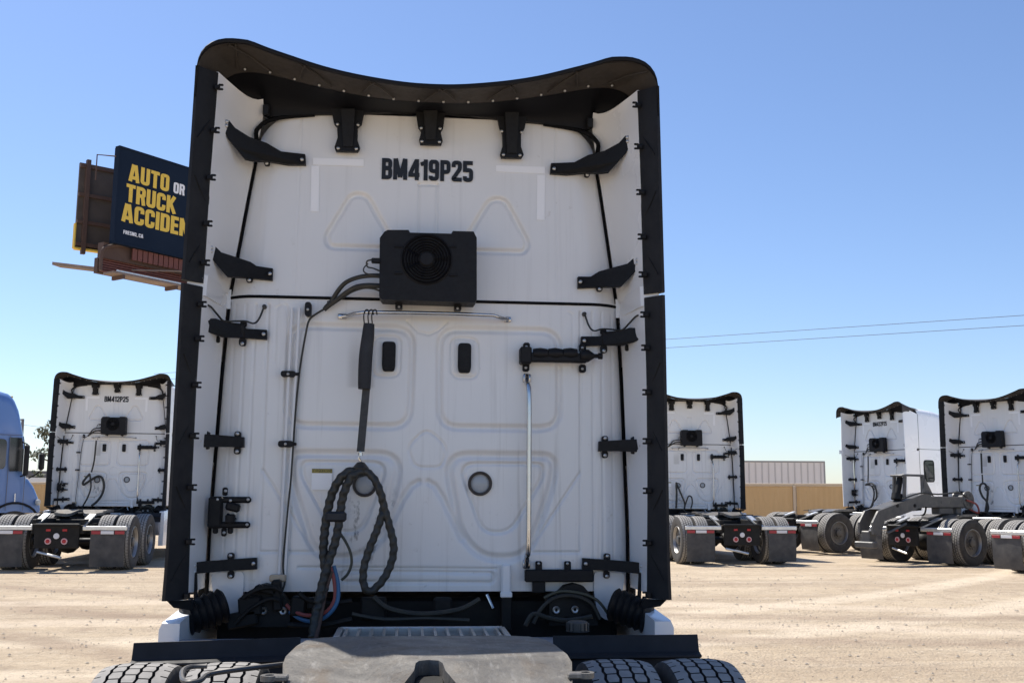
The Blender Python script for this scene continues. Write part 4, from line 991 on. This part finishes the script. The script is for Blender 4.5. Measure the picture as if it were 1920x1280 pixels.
# wall paint: white with grime, scuffs and rain streaks
def wall_paint():
    mt = mat("white_wall_paint", (.85, .84, .82), .34, 0, .5, noise=(1.1, .5, (.80, .79, .77)), dirt=(9, (.55, .51, .46), .65, .78), bump=(3, .04, .02), coat=.5)
    n = mt.node_tree; L = n.links.new; b = n.nodes["Principled BSDF"]; src = b.inputs["Base Color"].links[0].from_socket
    tc = n.nodes.new("ShaderNodeTexCoord"); sp = n.nodes.new("ShaderNodeSeparateXYZ"); L(tc.outputs["Object"], sp.inputs[0])
    def rg(s, lo, hi, a, bb):
        r = n.nodes.new("ShaderNodeMapRange"); r.interpolation_type = 'SMOOTHSTEP'
        for i, q in enumerate((lo, hi, a, bb)): r.inputs[i+1].default_value = q
        L(s, r.inputs[0]); return r.outputs[0]
    def mul(a, c):
        x = n.nodes.new("ShaderNodeMath"); x.operation = 'MULTIPLY'; L(a, x.inputs[0])
        if isinstance(c, float): x.inputs[1].default_value = c
        else: L(c, x.inputs[1])
        return x.outputs[0]
    def mx(f_, a, c):
        x = n.nodes.new("ShaderNodeMix"); x.data_type = 'RGBA'; L(f_, x.inputs[0]); L(a, x.inputs[6]); x.inputs[7].default_value = (*c, 1); return x.outputs[2]
    oi = n.nodes.new("ShaderNodeObjectInfo"); ml = n.nodes.new("ShaderNodeMath"); ml.operation = 'MULTIPLY'; ml.inputs[1].default_value = 23.0
    L(oi.outputs["Random"], ml.inputs[0]); off = n.nodes.new("ShaderNodeVectorMath"); off.operation = 'ADD'; L(tc.outputs["Object"], off.inputs[0]); L(ml.outputs[0], off.inputs[1])
    def nz(sc_, s, d=8):
        q = n.nodes.new("ShaderNodeMapping"); q.inputs["Scale"].default_value = sc_; L(off.outputs[0], q.inputs[0])
        t = n.nodes.new("ShaderNodeTexNoise"); t.inputs["Scale"].default_value = s; t.inputs["Detail"].default_value = d; t.inputs["Roughness"].default_value = .65; L(q.outputs[0], t.inputs["Vector"]); return t.outputs[0]
    # scuffed patch behind the hanging hoses
    c = mul(mul(rg(sp.outputs[0], -.45, -.40, 0, 1), rg(sp.outputs[0], -.27, -.30, 0, 1)), mul(rg(sp.outputs[2], 2.27, 2.29, 0, 1), rg(sp.outputs[2], 2.62, 2.40, 0, 1)))
    col = mx(mul(c, .45), src, (.42, .40, .37))
    # vertical run marks and road spray low down
    col = mx(mul(rg(nz((14, 1, .5), 1.6),   .52, .74, 0, .5), rg(sp.outputs[2], 3.2, 1.6, .35, 1)), col, (.52, .50, .47))
    col = mx(mul(rg(nz((1, 1, 1), 16, 10), .60, .74, 0, .38), rg(sp.outputs[2], 2.1, 1.25, 0, 1)), col, (.36, .34, .31))
    # a few dark rubs where the hoses swing
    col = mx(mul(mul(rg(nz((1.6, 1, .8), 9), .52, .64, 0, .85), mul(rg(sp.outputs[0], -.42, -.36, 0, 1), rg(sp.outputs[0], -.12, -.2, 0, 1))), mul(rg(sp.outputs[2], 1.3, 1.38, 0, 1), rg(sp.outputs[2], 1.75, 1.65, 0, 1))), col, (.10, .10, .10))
    L(col, b.inputs["Base Color"]); return mt
M['wallpaint'] = wall_paint()

def number(root, txt):
    if not txt: return
    a, b = P(712, 332, -.006), P(887, 340, -.006); hgt = (P(800, 297.5, -.006)-P(800, 337, -.006)).z
    w0 = text_width(txt, hgt); ws_ = .525/w0; xs0 = -.2715
    mb, _ = text_mb(txt, lambda u, v_, k: Vector((xs0+u, -.0055-.00012*k, a.z-.012+v_)), hgt, 0, ws_)
    obj("unit_number", mb, M['number'], root)

root = empty("semi_truck")
build_walls(root); build_fairings(root); build_brackets(root); build_wall_gear(root); build_under(root); build_cab(root, M['white_side'])
proto_children = list(root.children)
tag(root, "large white tractor in front, its rear wall lettered BM419P25", "semi truck", "white tractors parked in the lot")
specs = [   # x, y, heading, ground, number, hoses, label
    (-6.62, 18.55, -0.7, .26, "BM412P25", 1, "distant white tractor lettered BM412P25, beside the blue tractor"),
    (6.99, 20.45, -2.0, .26, None, 2, "unlettered white tractor in front of the tan wall, half hidden by the large tractor"),
    (13.39, 23.43, 68.1, .30, "BM422P25", 3, "angled white tractor showing its sunlit side with a dark sleeper window"),
    (14.34, 19.06, 63.2, .24, None, 4, "angled white tractor carrying the grey tow boom behind its cab")]
trucks = []
for (x, y, h, z, num, hk, lab) in specs:
    r = copy_tree(root, skip=("rubber_flap", "flap_clip", "fairing_lip") if hk == 3 else ()); r.location = (x, y, z); r.rotation_euler = (0, 0, -R_(h)); r['label'] = lab
    number(r, num); build_hoses(r, hk); trucks.append(r)
number(root, "BM419P25"); build_hoses(root, 0)
# fifth tractor: only its tail shows at the right edge
h4 = R_(63.2); fl_pt = PG(1864, 1065, .35); c4, s4 = math.cos(h4), math.sin(h4)
lx, ly = -1.225, -3.66
r = copy_tree(root, skip=("air_hose", "hose_sleeve", "hose_strap", "strap_clip", "hose_knot", "hose_clamp", "thin_hose", "red_air_hose", "blue_air_hose", "brown_hose", "unit_number"))
r.location = (fl_pt.x-(lx*c4+ly*s4), fl_pt.y-(-lx*s4+ly*c4), .26); r.rotation_euler = (0, 0, -h4)
r['label'] = "tractor at the picture's right edge showing only its tail and mud flaps"

# ------------------------------------------------------------------ tow boom riding on the angled tractor
tb = empty("tow_boom", trucks[3].location, trucks[3].rotation_euler.z)
tag(tb, "grey fifth-wheel tow boom with hose drum resting on an angled tractor", "tow boom")
bm = MB().box((0, -2.15, 1.40), (.30, 1.6, .26), .02)
for y in (-1.7, -2.1, -2.45): bm.cyl((.148, y, 1.40), (.156, y, 1.40), .035, n=12)
obj("main_beam", bm, M['boom'], tb)
ar = MB()
for s in (-1, 1):
    ar.prism([(0, 0), (1, 0), (1, 1), (0, 1)], 0, .001) if False else None
    pts = [(-2.9, 1.58), (-3.1, 1.60), (-4.75, 1.20), (-4.95, .95), (-4.95, .70), (-4.7, .68), (-4.55, .98), (-3.15, 1.30), (-2.9, 1.28)]
    n = len(pts); a = [Vector((s*.20, y, z)) for y, z in pts]; b = [Vector((s*.155, y, z)) for y, z in pts]
    ar.add(a+b, [tuple(range(n)), tuple(range(n, 2*n))[::-1]]+[(i, (i+1) % n, n+(i+1) % n, n+i) for i in range(n)])
ar.add([Vector((x, y, z)) for (y, z) in ((-2.95, 1.585), (-3.1, 1.605), (-4.6, 1.24)) for x in (-.155, .155)], [(0, 1, 3, 2), (2, 3, 5, 4)])
obj("sloping_arm", ar, M['boom'], tb)
for s in (-1, 1):
    for y in (-3.5, -4.1): obj("arm_pin", MB().cyl((s*.2, y, 1.32), (s*.215, y, 1.32), .04, n=12), M['steelblack'], tb)
fr_ = MB()
for x in (-.14, .14): fr_.box((x, -3.75, 1.73), (.05, .09, .50), .01, Matrix.Rotation(-.12*(1 if x > 0 else 1), 3, 'X'))
fr_.box((0, -3.78, 1.985), (.34, .12, .05), .01); fr_.box((.12, -3.08, 1.72), (.07, .09, .60), .01); fr_.box((.12, -3.42, 2.0), (.06, .66, .05), .01)
obj("upright_frame", fr_, M['boom'], tb)
obj("lift_cylinder", MB().cyl((0, -3.85, 1.5), (0, -3.70, 1.95), .07, n=14).join(MB().cyl((0, -3.87, 1.45), (0, -3.83, 1.58), .12, n=14)), M['steelblack'], tb)
dr = MB().lathe([(0, -.17), (.20, -.17), (.215, -.15), (.215, -.12), (.12, -.10), (.12, .10), (.215, .12), (.215, .15), (.20, .17), (0, .17)], (0, -1.46, 1.45), 'X', 28)
for k in range(6): a = k*math.pi/3; dr.cyl((.17, -1.46+.13*math.cos(a), 1.45+.13*math.sin(a)), (.185, -1.46+.13*math.cos(a), 1.45+.13*math.sin(a)), .025, n=8)
obj("drum", dr, M['boom'], tb)
obj("stinger", MB().box((0, -4.85, .62), (.22, .25, .30), .02).join(MB().box((0, -4.95, .47), (.5, .18, .14), .02)), M['boom'], tb)
obj("pedestal", MB().box((0, -2.25, 1.20), (.24, .5, .16), .02).join(MB().box((0, -1.72, 1.20), (.16, .2, .16), .02)), M['boom'], tb)
obj("hydraulic_hose", MB().tube([(.16, -1.5, 1.5), (.2, -1.9, 1.62), (.19, -2.6, 1.58), (.21, -3.3, 1.60), (.19, -3.9, 1.46)], .018, 6, 5), M['hose'], tb)
obj("hydraulic_hose", MB().tube([(-.02, -1.35, 1.3), (.18, -1.15, 1.15), (.25, -1.3, 1.35), (.20, -1.6, 1.45)], .022, 6, 5), M['redhose'], tb)
obj("gusset", MB().add([Vector((.165, -2.75, 1.53)), Vector((.165, -3.15, 1.60)), Vector((.165, -3.05, 1.95)), Vector((.145, -2.75, 1.53)), Vector((.145, -3.15, 1.60)), Vector((.145, -3.05, 1.95))], [(0, 1, 2), (5, 4, 3), (0, 3, 4, 1), (1, 4, 5, 2), (2, 5, 3, 0)]), M['boom'], tb)
obj("chain_hook", MB().tube([(.1, -3.05, 1.45), (.12, -3.0, 1.3), (.1, -3.02, 1.15), (.06, -3.06, 1.1)], .02, 6, 4), M['steelblack'], tb)
obj("brace", MB().tube([(.25, -3.9, .92), (.25, -4.55, .72)], .03, 8).join(MB().tube([(-.25, -3.9, .92), (-.25, -4.55, .72)], .03, 8)), M['boom'], tb)

# ------------------------------------------------------------------ blue tractor at the left edge
bo_ = PD(0, 950, 27); bh = R_(67); bt = empty("semi_truck", (bo_.x, bo_.y, .26), -bh)
tag(bt, "blue tractor facing right at the left edge, mirrors raised on arms", "semi truck")
Zb = lambda py: 4.28-(py-732)*.01357-.26; Yb = lambda px: px*.01357
roof = [(-2.6, 3.75), (-1.6, 3.98), (-.8, 4.05), (-.3, 4.08), (0, 4.0), (.10, 3.92), (.17, 3.82), (.28, 3.58), (.36, 3.27), (.43, 2.96), (.47, 2.7), (.52, 2.2), (.57, 1.86)]
secs = []
for y, z in roof:
    hw = 1.22-.12*max(0, (y+.2)); s_ = section(hw, .95, z, min(.28, .28), y); secs.append([Vector((p.x-1.2, p.y, p.z)) for p in s_])
obj("cab_body", MB().loft(secs, caps=True), M['blue'], bt, 40)
secs = [[Vector((p.x-1.2, p.y, p.z)) for p in section(*a)] for a in ((1.12, .95, 1.86, .1, .5), (1.1, .95, 1.80, .14, .62), (1.08, .95, 1.62, .16, .76), (1.05, .95, 1.36, .16, .88), (1.0, .95, 1.15, .12, .95))]
obj("hood", MB().loft(secs, caps=True), M['blue'], bt, 40)
X0 = .03                                           # near side sits at local +X
dw = rounded([(-.9, 2.05), (.05, 2.05), (.05, 2.82), (-.9, 2.82)], .12, 4)
obj("side_window", MB().add([Vector((X0+.006, p.x, p.y)) for p in dw]+[Vector((X0-.03, p.x, p.y)) for p in dw], [tuple(range(len(dw))), tuple(range(len(dw), 2*len(dw)))[::-1]]), M['glass'], bt)
obj("panel_gap", MB().box((X0+.004, -1.0, 2.93), (.012, 2.8, .014)), M['gap'], bt)
obj("windshield", MB().loft([[Vector((x-1.2, y+.012, z)) for x in np.linspace(-1.0, 1.0, 5)] for y, z in ((.435, 2.92), (.475, 2.7), (.525, 2.2), (.565, 1.92))]), M['glass'], bt)
dmr = obj("door_mirror", MB().box((.22, Yb(38), Zb(860)), (.24, .12, .80), .04).join(MB().tube([(.02, .40, Zb(825)), (.2, Yb(38), Zb(830))], .02, 6)).join(MB().tube([(.02, .42, Zb(890)), (.2, Yb(38), Zb(888))], .02, 6)), M['plastic'], bt)
obj("mirror_glass", MB().box((.22, Yb(38)-.068, Zb(862)), (.20, .02, .66), .01), M['chrome'], dmr)
hm = obj("hood_mirror", MB().box((.18, Yb(65), Zb(862)), (.26, .13, .46), .05).join(MB().tube([(-.05, Yb(46), Zb(893)), (.1, Yb(57), Zb(886)), (.17, Yb(63), Zb(880))], .02, 6, 4)), M['plastic'], bt)
obj("mirror_glass", MB().box((.18, Yb(65)-.07, Zb(862)), (.20, .02, .36), .01), M['chrome'], hm)
obj("door_gap", MB().box((X0+.003, .12, 1.95), (.012, .014, 1.9)).join(MB().box((X0+.003, -.95, 1.95), (.012, .014, 1.9))), M['gap'], bt)
obj("door_handle", MB().box((X0+.02, -.78, 1.85), (.04, .20, .05), .015), M['plastic'], bt)
pl_ = MB().loft([[Vector((X0+.008, y0, z)), Vector((X0+.008, y1, z))] for y0, y1, z in ((.10, .40, 2.86), (.12, .45, 2.5), (.14, .49, 2.1), (.15, .50, 2.0))]); obj("vent_window", pl_, M['glass'], bt)
obj("fender_arch", MB().tube([Vector((X0+.0, .35+.62*math.cos(t), .58+.62*math.sin(t))) for t in np.linspace(.1, math.pi-.1, 14)], .03, 6), M['plastic'], bt)
obj("headlamp", MB().box((-.10, .88, 1.22), (.28, .12, .16), .04), M['lens'], bt)
obj("cowl_gap", MB().box((X0+.004, .52, 1.45), (.012, .014, .9)), M['gap'], bt)
obj("roof_marker", MB().box((-.35, .10, 3.93), (.14, .06, .05), .015), M['gold'], bt)
obj("step_box", MB().box((-.1, -.35, .62), (.3, 1.5, .5), .04), M['alu'], bt)
obj("chassis", MB().box((-1.2, -2.2, .75), (1.0, 6.4, .30), .02), M['steelblack'], bt)
for y in (.35, -3.6, -4.9):
    for x in ((-.15, -2.25) if y > 0 else (-.15, -.49, -1.93, -2.27)):
        w = empty("wheel", (x, y, .5), 0, bt)
        t0 = [c for c in bpy.data.objects if c.name.startswith("tyre")][0]; r0 = [c for c in bpy.data.objects if c.name.startswith("rim")][0]
        obj("tyre", t0.data, None, w); obj("rim", bpy.data.meshes["rim"], None, w)
obj("grab_rail", MB().tube([(.05, -.05, Zb(925)), (.07, -.05, Zb(945)), (.05, -.05, Zb(960))], .015, 6).join(MB().box((.04, Yb(24), Zb(930)), (.02, .03, .22), .005)), M['chrome'], bt)

# ------------------------------------------------------------------ billboard
A0, A1 = PD(225, 268, 46.6), PD(215, 452, 46.6); B0 = PD(345, 308, 49.4)
up = (A0-A1); up = Vector((0, 0, 1)); ud = Vector((B0.x-A0.x, B0.y-A0.y, 0)).normalized()
base = Vector((A1.x, A1.y, A1.z)); hgt = A0.z-A1.z; nrm = Vector((ud.y, -ud.x, 0))          # nrm looks to the camera side
if nrm.dot(CAM-base) < 0: nrm = -nrm
BL = 14.4
pos = empty("billboard", base); tag(pos, "tall two-sided roadside billboard with a navy AUTO OR TRUCK ACCIDENT poster", "billboard")
def BB(u, v_, w): return ud*u+Vector((0, 0, v_))+nrm*w          # local: along, up, towards the viewer
def bbox(mb, u0, u1, v0, v1, w0, w1):
    vs = [BB(u, v_, w) for w in (w0, w1) for v_ in (v0, v1) for u in (u0, u1)]
    return mb.add(vs, [(0, 2, 3, 1), (4, 5, 7, 6), (0, 1, 5, 4), (2, 6, 7, 3), (0, 4, 6, 2), (1, 3, 7, 5)])
face = obj("poster_face", bbox(MB(), 0, BL, 0, hgt, -.25, 0), M['navy'], pos)
def line(txt, u0, v0, h, mk, ws_=1.0, slant=.0):
    mb, w = text_mb(txt, lambda u, v_, k: BB(u0+u, v0+v_, .012+.0008*k), h, slant, ws_); obj("lettering", mb, M[mk], face); return w
k = hgt/4.27
sc_u = 1.0
w1 = line("AUTO", .50, hgt-1.40*k, .80*k, 'gold', 1.22)
line("OR", .50+w1+.20, hgt-1.36*k, .52*k, 'wink', 1.15)
line("TRUCK", .42, hgt-2.36*k, .82*k, 'gold', 1.20)
line("ACCIDENT", .26, hgt-3.30*k, .84*k, 'gold', 1.22)
line("FRESNO, CA", .40, .42*k, .17*k, 'wink', 1.25)
fm_ = MB(); bbox(fm_, -.06, BL+.06, hgt, hgt+.08, -.28, .03); bbox(fm_, -.08, 0, 0, hgt, -.28, .03); bbox(fm_, -.06, BL+.06, -.08, 0, -.28, .03)
obj("poster_trim", fm_, M['navy'], pos)
# second face, seen from behind
C0, C1 = PD(150, 297, 48.8), PD(140, 463, 48.8)
lc = Vector((C1.x, C1.y, C1.z))-base; h2 = C0.z-C1.z; vd = (Vector((PD(222, 312, 49.9).x, PD(222, 312, 49.9).y, 0))-Vector((C0.x, C0.y, 0))).normalized(); vn = Vector((vd.y, -vd.x, 0)); vn = vn if vn.dot(CAM-base) > 0 else -vn
def CC(u, v_, w): return lc+vd*u+Vector((0, 0, v_))+vn*w
def cbox(mb, u0, u1, v0, v1, w0, w1):
    vs = [CC(u, v_, w) for w in (w0, w1) for v_ in (v0, v1) for u in (u0, u1)]
    return mb.add(vs, [(0, 2, 3, 1), (4, 5, 7, 6), (0, 1, 5, 4), (2, 6, 7, 3), (0, 4, 6, 2), (1, 3, 7, 5)])
B2 = 13.0
obj("board_back", cbox(MB(), 0, B2, 0, h2, -.15, 0), M['bbback'], pos)
for u in np.arange(.25, B2, 1.6): obj("back_post", cbox(MB(), u, u+.18, -.3, h2+.15, .0, .22), M['rust'], pos)
for v_ in (.15, h2*.30, h2*.62, h2-.15): obj("back_rail", cbox(MB(), 0, B2, v_-.08, v_+.08, .0, .14), M['rust'], pos)
obj("edge_strip", cbox(MB(), -.06, .0, -.05, h2*.28, -.2, .05).join(cbox(MB(), 0, 2.6, -.10, -.02, -.2, .12)), M['gold'], pos)
# apron, catwalk, torsion beam and column
for i in range(46): obj("apron_slat", bbox(MB(), 1.05+i*.28, 1.28+i*.28, -.62, -.10, -.20, -.14), M['rustred'], pos)
obj("apron_backing", bbox(MB(), -.30, BL, -.75, -.05, -.75, -.35), M['rust'], pos)
ab = MB()
for i in range(6): bbox(ab, -.25, BL, -.80-i*.105, -.73-i*.105, -.62, -.50)
obj("louver_panel", ab, M['rustred'], pos)
obj("louver_back", bbox(MB(), -.30, BL, -1.38, -.70, -.95, -.70), M['rust'], pos)
obj("bent_stay", MB().tube([BB(-.40, -1.35, -.3), BB(-.40, -.75, -.3), BB(-.3, -.35, -.3), BB(.25, -.12, -.3), BB(1.2, .05, -.3)], .08, 8, 4), M['rust'], pos)
obj("diagonal_stay", MB().tube([BB(.9, -1.15, .1), BB(3.4, -.75, .15), BB(6, -.9, .1)], .04, 6), M['plank'], pos)
cwk = MB(); bbox(cwk, -.4, BL, -1.55, -1.47, -.1, .60); obj("catwalk_plank", cwk, M['plank'], pos)
rail_ = MB(); bbox(rail_, -.2, BL, -1.45, -1.39, .55, .60); obj("catwalk_edge", rail_, M['alu'], pos)
q0, q1 = PD(206, 510, 47.6)-base, PD(114, 499, 48.2)-base; dq = (q1-q0); nq = Vector((-dq.y, dq.x, 0)).normalized()*.62
w_ = MB(); vs = [q0, q1, q1+nq, q0+nq]; w_.add([v_+Vector((0, 0, z)) for z in (-.07, .07) for v_ in vs], [(3, 2, 1, 0), (4, 5, 6, 7)]+[(i, (i+1) % 4, 4+(i+1) % 4, 4+i) for i in range(4)])
obj("side_plank", w_, M['plank'], pos)
for u in (.1, 2.9, 5.7, 8.5, 11.3): obj("outrigger", bbox(MB(), u, u+.10, -1.72, -1.55, -.2, .62), M['rust'], pos)
pc = BB(BL*.80, 0, -1.2); gz = -base.z
obj("column", MB().cyl((pc.x, pc.y, gz), (pc.x, pc.y, -.9), .55, n=20), M['rust'], pos)
obj("antenna_bracket", MB().tube([BB(-.6, hgt-1.5, -.8), BB(-.6, hgt-.35, -.8), BB(0, hgt-.4, -.1)], .035, 6), M['rust'], pos)

# ------------------------------------------------------------------ perimeter wall, trailer and far things
wa, wb = Vector((-21.58, 58.99, 0)), Vector((17.32, 41.03, 0)); wd = (wb-wa).normalized(); wn = Vector((wd.y, -wd.x, 0))
w0 = wa-wd*26; LW = 105; NP = 24; pw = LW/NP
pw_ = empty("perimeter_wall", (w0.x, w0.y, .26), math.atan2(wd.y, wd.x)); tag(pw_, "long tan panel wall with a pale cap behind the parked tractors", "wall")
off = ((PD(1489, 930, 47.6)-w0).dot(wd)) % pw
pan = MB().box((0, 0, 1.0), (pw-.16, .14, 2.0), .012).mesh("wall_panel"); pan.materials.append(M['wall'])
pst = MB().box((0, -.03, 1.02), (.13, .26, 2.04), .02).mesh("wall_post"); pst.materials.append(M['cap'])
rbs = MB()
for i in range(18): rbs.box((-(pw-.5)/2+(pw-.5)*i/17, -.075, 1.0), (.10, .02, 1.96), .006)
rbm = rbs.mesh("panel_ribs"); rbm.materials.append(M['wall'])
for i in range(NP):
    c = off+(i-.5)*pw
    p_ = obj("wall_panel", pan, None, pw_, loc=(c, 0, 0)); obj("panel_ribs", rbm, None, p_)
    obj("wall_post", pst, None, pw_, loc=(off+i*pw, 0, 0))
    obj("wall_cap", MB().box((c, 0, 2.07), (pw-.01, .24, .13), .02), M['cap'], pw_)

ta, tb_ = PD(1400, 866, 66), PD(1546, 865, 66); td = Vector((tb_.x-ta.x, tb_.y-ta.y, 0)).normalized()
tr = empty("box_trailer", (tb_.x, tb_.y, .26), math.atan2(td.y, td.x)); tag(tr, "pale ribbed box trailer standing behind the tan wall", "trailer")
obj("trailer_body", MB().box((-7.3, 1.25, 2.45), (14.6, 2.5, 2.62), .03), M['trailer'], tr)
rb = MB().box((0, 0, 0), (.07, .05, 2.5), .01).mesh("side_post"); rb.materials.append(M['trailpost'])
for i in range(36): obj("side_post", rb, None, tr, loc=(-.25-i*.405, -.02, 2.45))
obj("top_rail", MB().box((-7.3, -.01, 3.74), (14.6, .06, .10), .01), M['trailend'], tr)
obj("door_frame", MB().box((-.02, 1.25, 2.45), (.10, 2.54, 2.66), .02), M['trailend'], tr)
obj("landing_gear", MB().box((-11.5, .4, .6), (.2, .2, 1.2)).join(MB().box((-11.5, 2.1, .6), (.2, .2, 1.2))), M['steelblack'], tr)
for x in (-1.6, -2.9):
    for y in (.25, 2.25):
        w = empty("wheel", (x, y, .5), math.pi/2 if y > 1 else -math.pi/2, tr)
        obj("tyre", bpy.data.meshes["tyre"], None, w); obj("rim", bpy.data.meshes["rim"], None, w)

# street light
lp = PD(43, 785, 70); sl_ = empty("street_light", (lp.x, lp.y, .26)); tag(sl_, "slim street light with a short arm beyond the blue tractor", "street light")
Hh = lp.z-.26
obj("pole", MB().cyl((0, 0, 0), (0, 0, Hh), .16, .09, 10), M['pole'], sl_); obj("arm", MB().box((-.25, 0, Hh-.05), (.6, .14, .10), .02), M['pole'], sl_)
obj("lamp_head", MB().box((-.45, 0, Hh-.06), (.45, .22, .10), .03), M['pole'], sl_)
# wires
for i, ((ax, ay), (bx, by)) in enumerate((((1250, 652), (1920, 610)), ((1250, 636), (1920, 591)))):
    a, b = PD(ax, ay, 70), PD(bx, by, 60); d = (b-a); p0 = a-d*2.2; p1 = b+d*1.2
    pts = []
    for t in np.linspace(0, 1, 40): p = p0.lerp(p1, t); pts.append(p)
    o = obj("power_cable", MB().tube(pts, .016, 5), M['wire']); tag(o, ("lower" if i == 0 else "upper")+" of the two thin power cables crossing the sky beside the large tractor", "power cable", "power cables")
a, b = PD(44, 796, 75), PD(96, 803, 72); o = obj("power_cable", MB().tube([a+(a-b)*3, a, b, b+(b-a)*3], .014, 5), M['wire']); tag(o, "short faint power cable running past the street light", "power cable", "power cables")

# trees
def tree(px, py_top, dep, spread, label, n=900, seed=1, lean=0):
    r_ = random.Random(seed); b_ = PD(px, 930, dep); t_ = PD(px, py_top, dep); H = t_.z-.26
    tr_ = empty("tree", (b_.x, b_.y, .26)); tag(tr_, label, "tree", "trees beyond the wall")
    tk_ = MB(); tips = []
    tk_.tube([(0, 0, 0), (.1, 0, H*.3), (.05+lean*.3, .1, H*.6), (lean, 0, H*.92)], lambda t: .22*(1-t)+.03, 8, 4)
    for i in range(14):
        a = r_.random()*6.28; z = H*(.35+.55*r_.random()); L_ = spread*(.4+.6*r_.random()); e = Vector((math.cos(a)*L_, math.sin(a)*L_, z+L_*.35))
        tk_.tube([(lean*z/H, 0, z), (e*.5+Vector((0, 0, z*.5))), e], lambda t: .07*(1-t)+.012, 5, 3); tips.append(e)
    obj("trunk", tk_, M['bark'], tr_)
    lf = MB()
    for i in range(n):
        c = r_.choice(tips)+Vector((r_.gauss(0, .28), r_.gauss(0, .28), r_.gauss(0, .24)))*spread*.6
        u = Vector((r_.gauss(0, 1), r_.gauss(0, 1), r_.gauss(0, 1))).normalized(); w = u.orthogonal().normalized(); s = .10+.14*r_.random()
        lf.add([c-u*s, c+w*s*.45, c+u*s, c-w*s*.45], [(0, 1, 2, 3)])
    o = obj("crown", lf, M['leaf'], tr_)
tree(106, 772, 75, 1.4, "tall thin dusty tree mostly hidden behind the tractor lettered BM412P25", 620, 3)
tree(92, 835, 82, 1.5, "lower spreading tree between the blue tractor and the tractor lettered BM412P25", 620, 5)
# far vehicles and shed
sh = PD(20, 930, 125); shd = empty("shed", (sh.x, sh.y, .26), .3); tag(shd, "long low dark-roofed shed far behind the blue tractor", "building")
obj("shed_wall", MB().box((0, 0, 1.6), (40, 8, 3.2), .05), M['wall'], shd)
obj("shed_roof", MB().prism([(-20.4, 3.2), (20.4, 3.2), (20.4, 3.75), (19.6, 4.1), (-19.6, 4.1), (-20.4, 3.75)], -4.4, 4.4), M['shed'], shd)
def van(px, dep, paint, label, rz):
    p = PD(px, 930, dep); v_ = empty("parked_van", (p.x, p.y, .26), rz); tag(v_, label, "van", "vans parked beyond the wall")
    sec = [(-2.6, .5), (-2.6, 2.45), (-2.4, 2.62), (1.2, 2.62), (1.7, 2.45), (2.3, 1.65), (3.0, 1.4), (3.1, .5)]
    bd = MB(); n = len(sec); bd.add([Vector((x, -.98, z)) for x, z in sec]+[Vector((x, .98, z)) for x, z in sec], [tuple(range(n))[::-1], tuple(range(n, 2*n))]+[(i, (i+1) % n, n+(i+1) % n, n+i) for i in range(n)])
    obj("body", bd, paint, v_)
    obj("windshield", MB().add([Vector((1.75, -.85, 2.40)), Vector((1.75, .85, 2.40)), Vector((2.27, .85, 1.72)), Vector((2.27, -.85, 1.72))], [(0, 1, 2, 3)]), M['glass'], v_)
    for s in (-1, 1): obj("side_window", MB().box((1.25, s*.985, 2.0), (.9, .02, .5), .0), M['glass'], v_)
    for x in (-1.7, 2.1):
        for s in (-1, 1): obj("wheel", MB().lathe([(.12, -.1), (.34, -.1), (.36, 0), (.34, .1), (.12, .1)], (x, s*.9, .36), 'Y', 18), M['tyre'], v_)
van(72, 78, M['white_side'], "white van beyond the wall, nearer the tractor lettered BM412P25", .4)
van(52, 84, M['greypaint'], "grey van beyond the wall, nearer the blue tractor", .2)
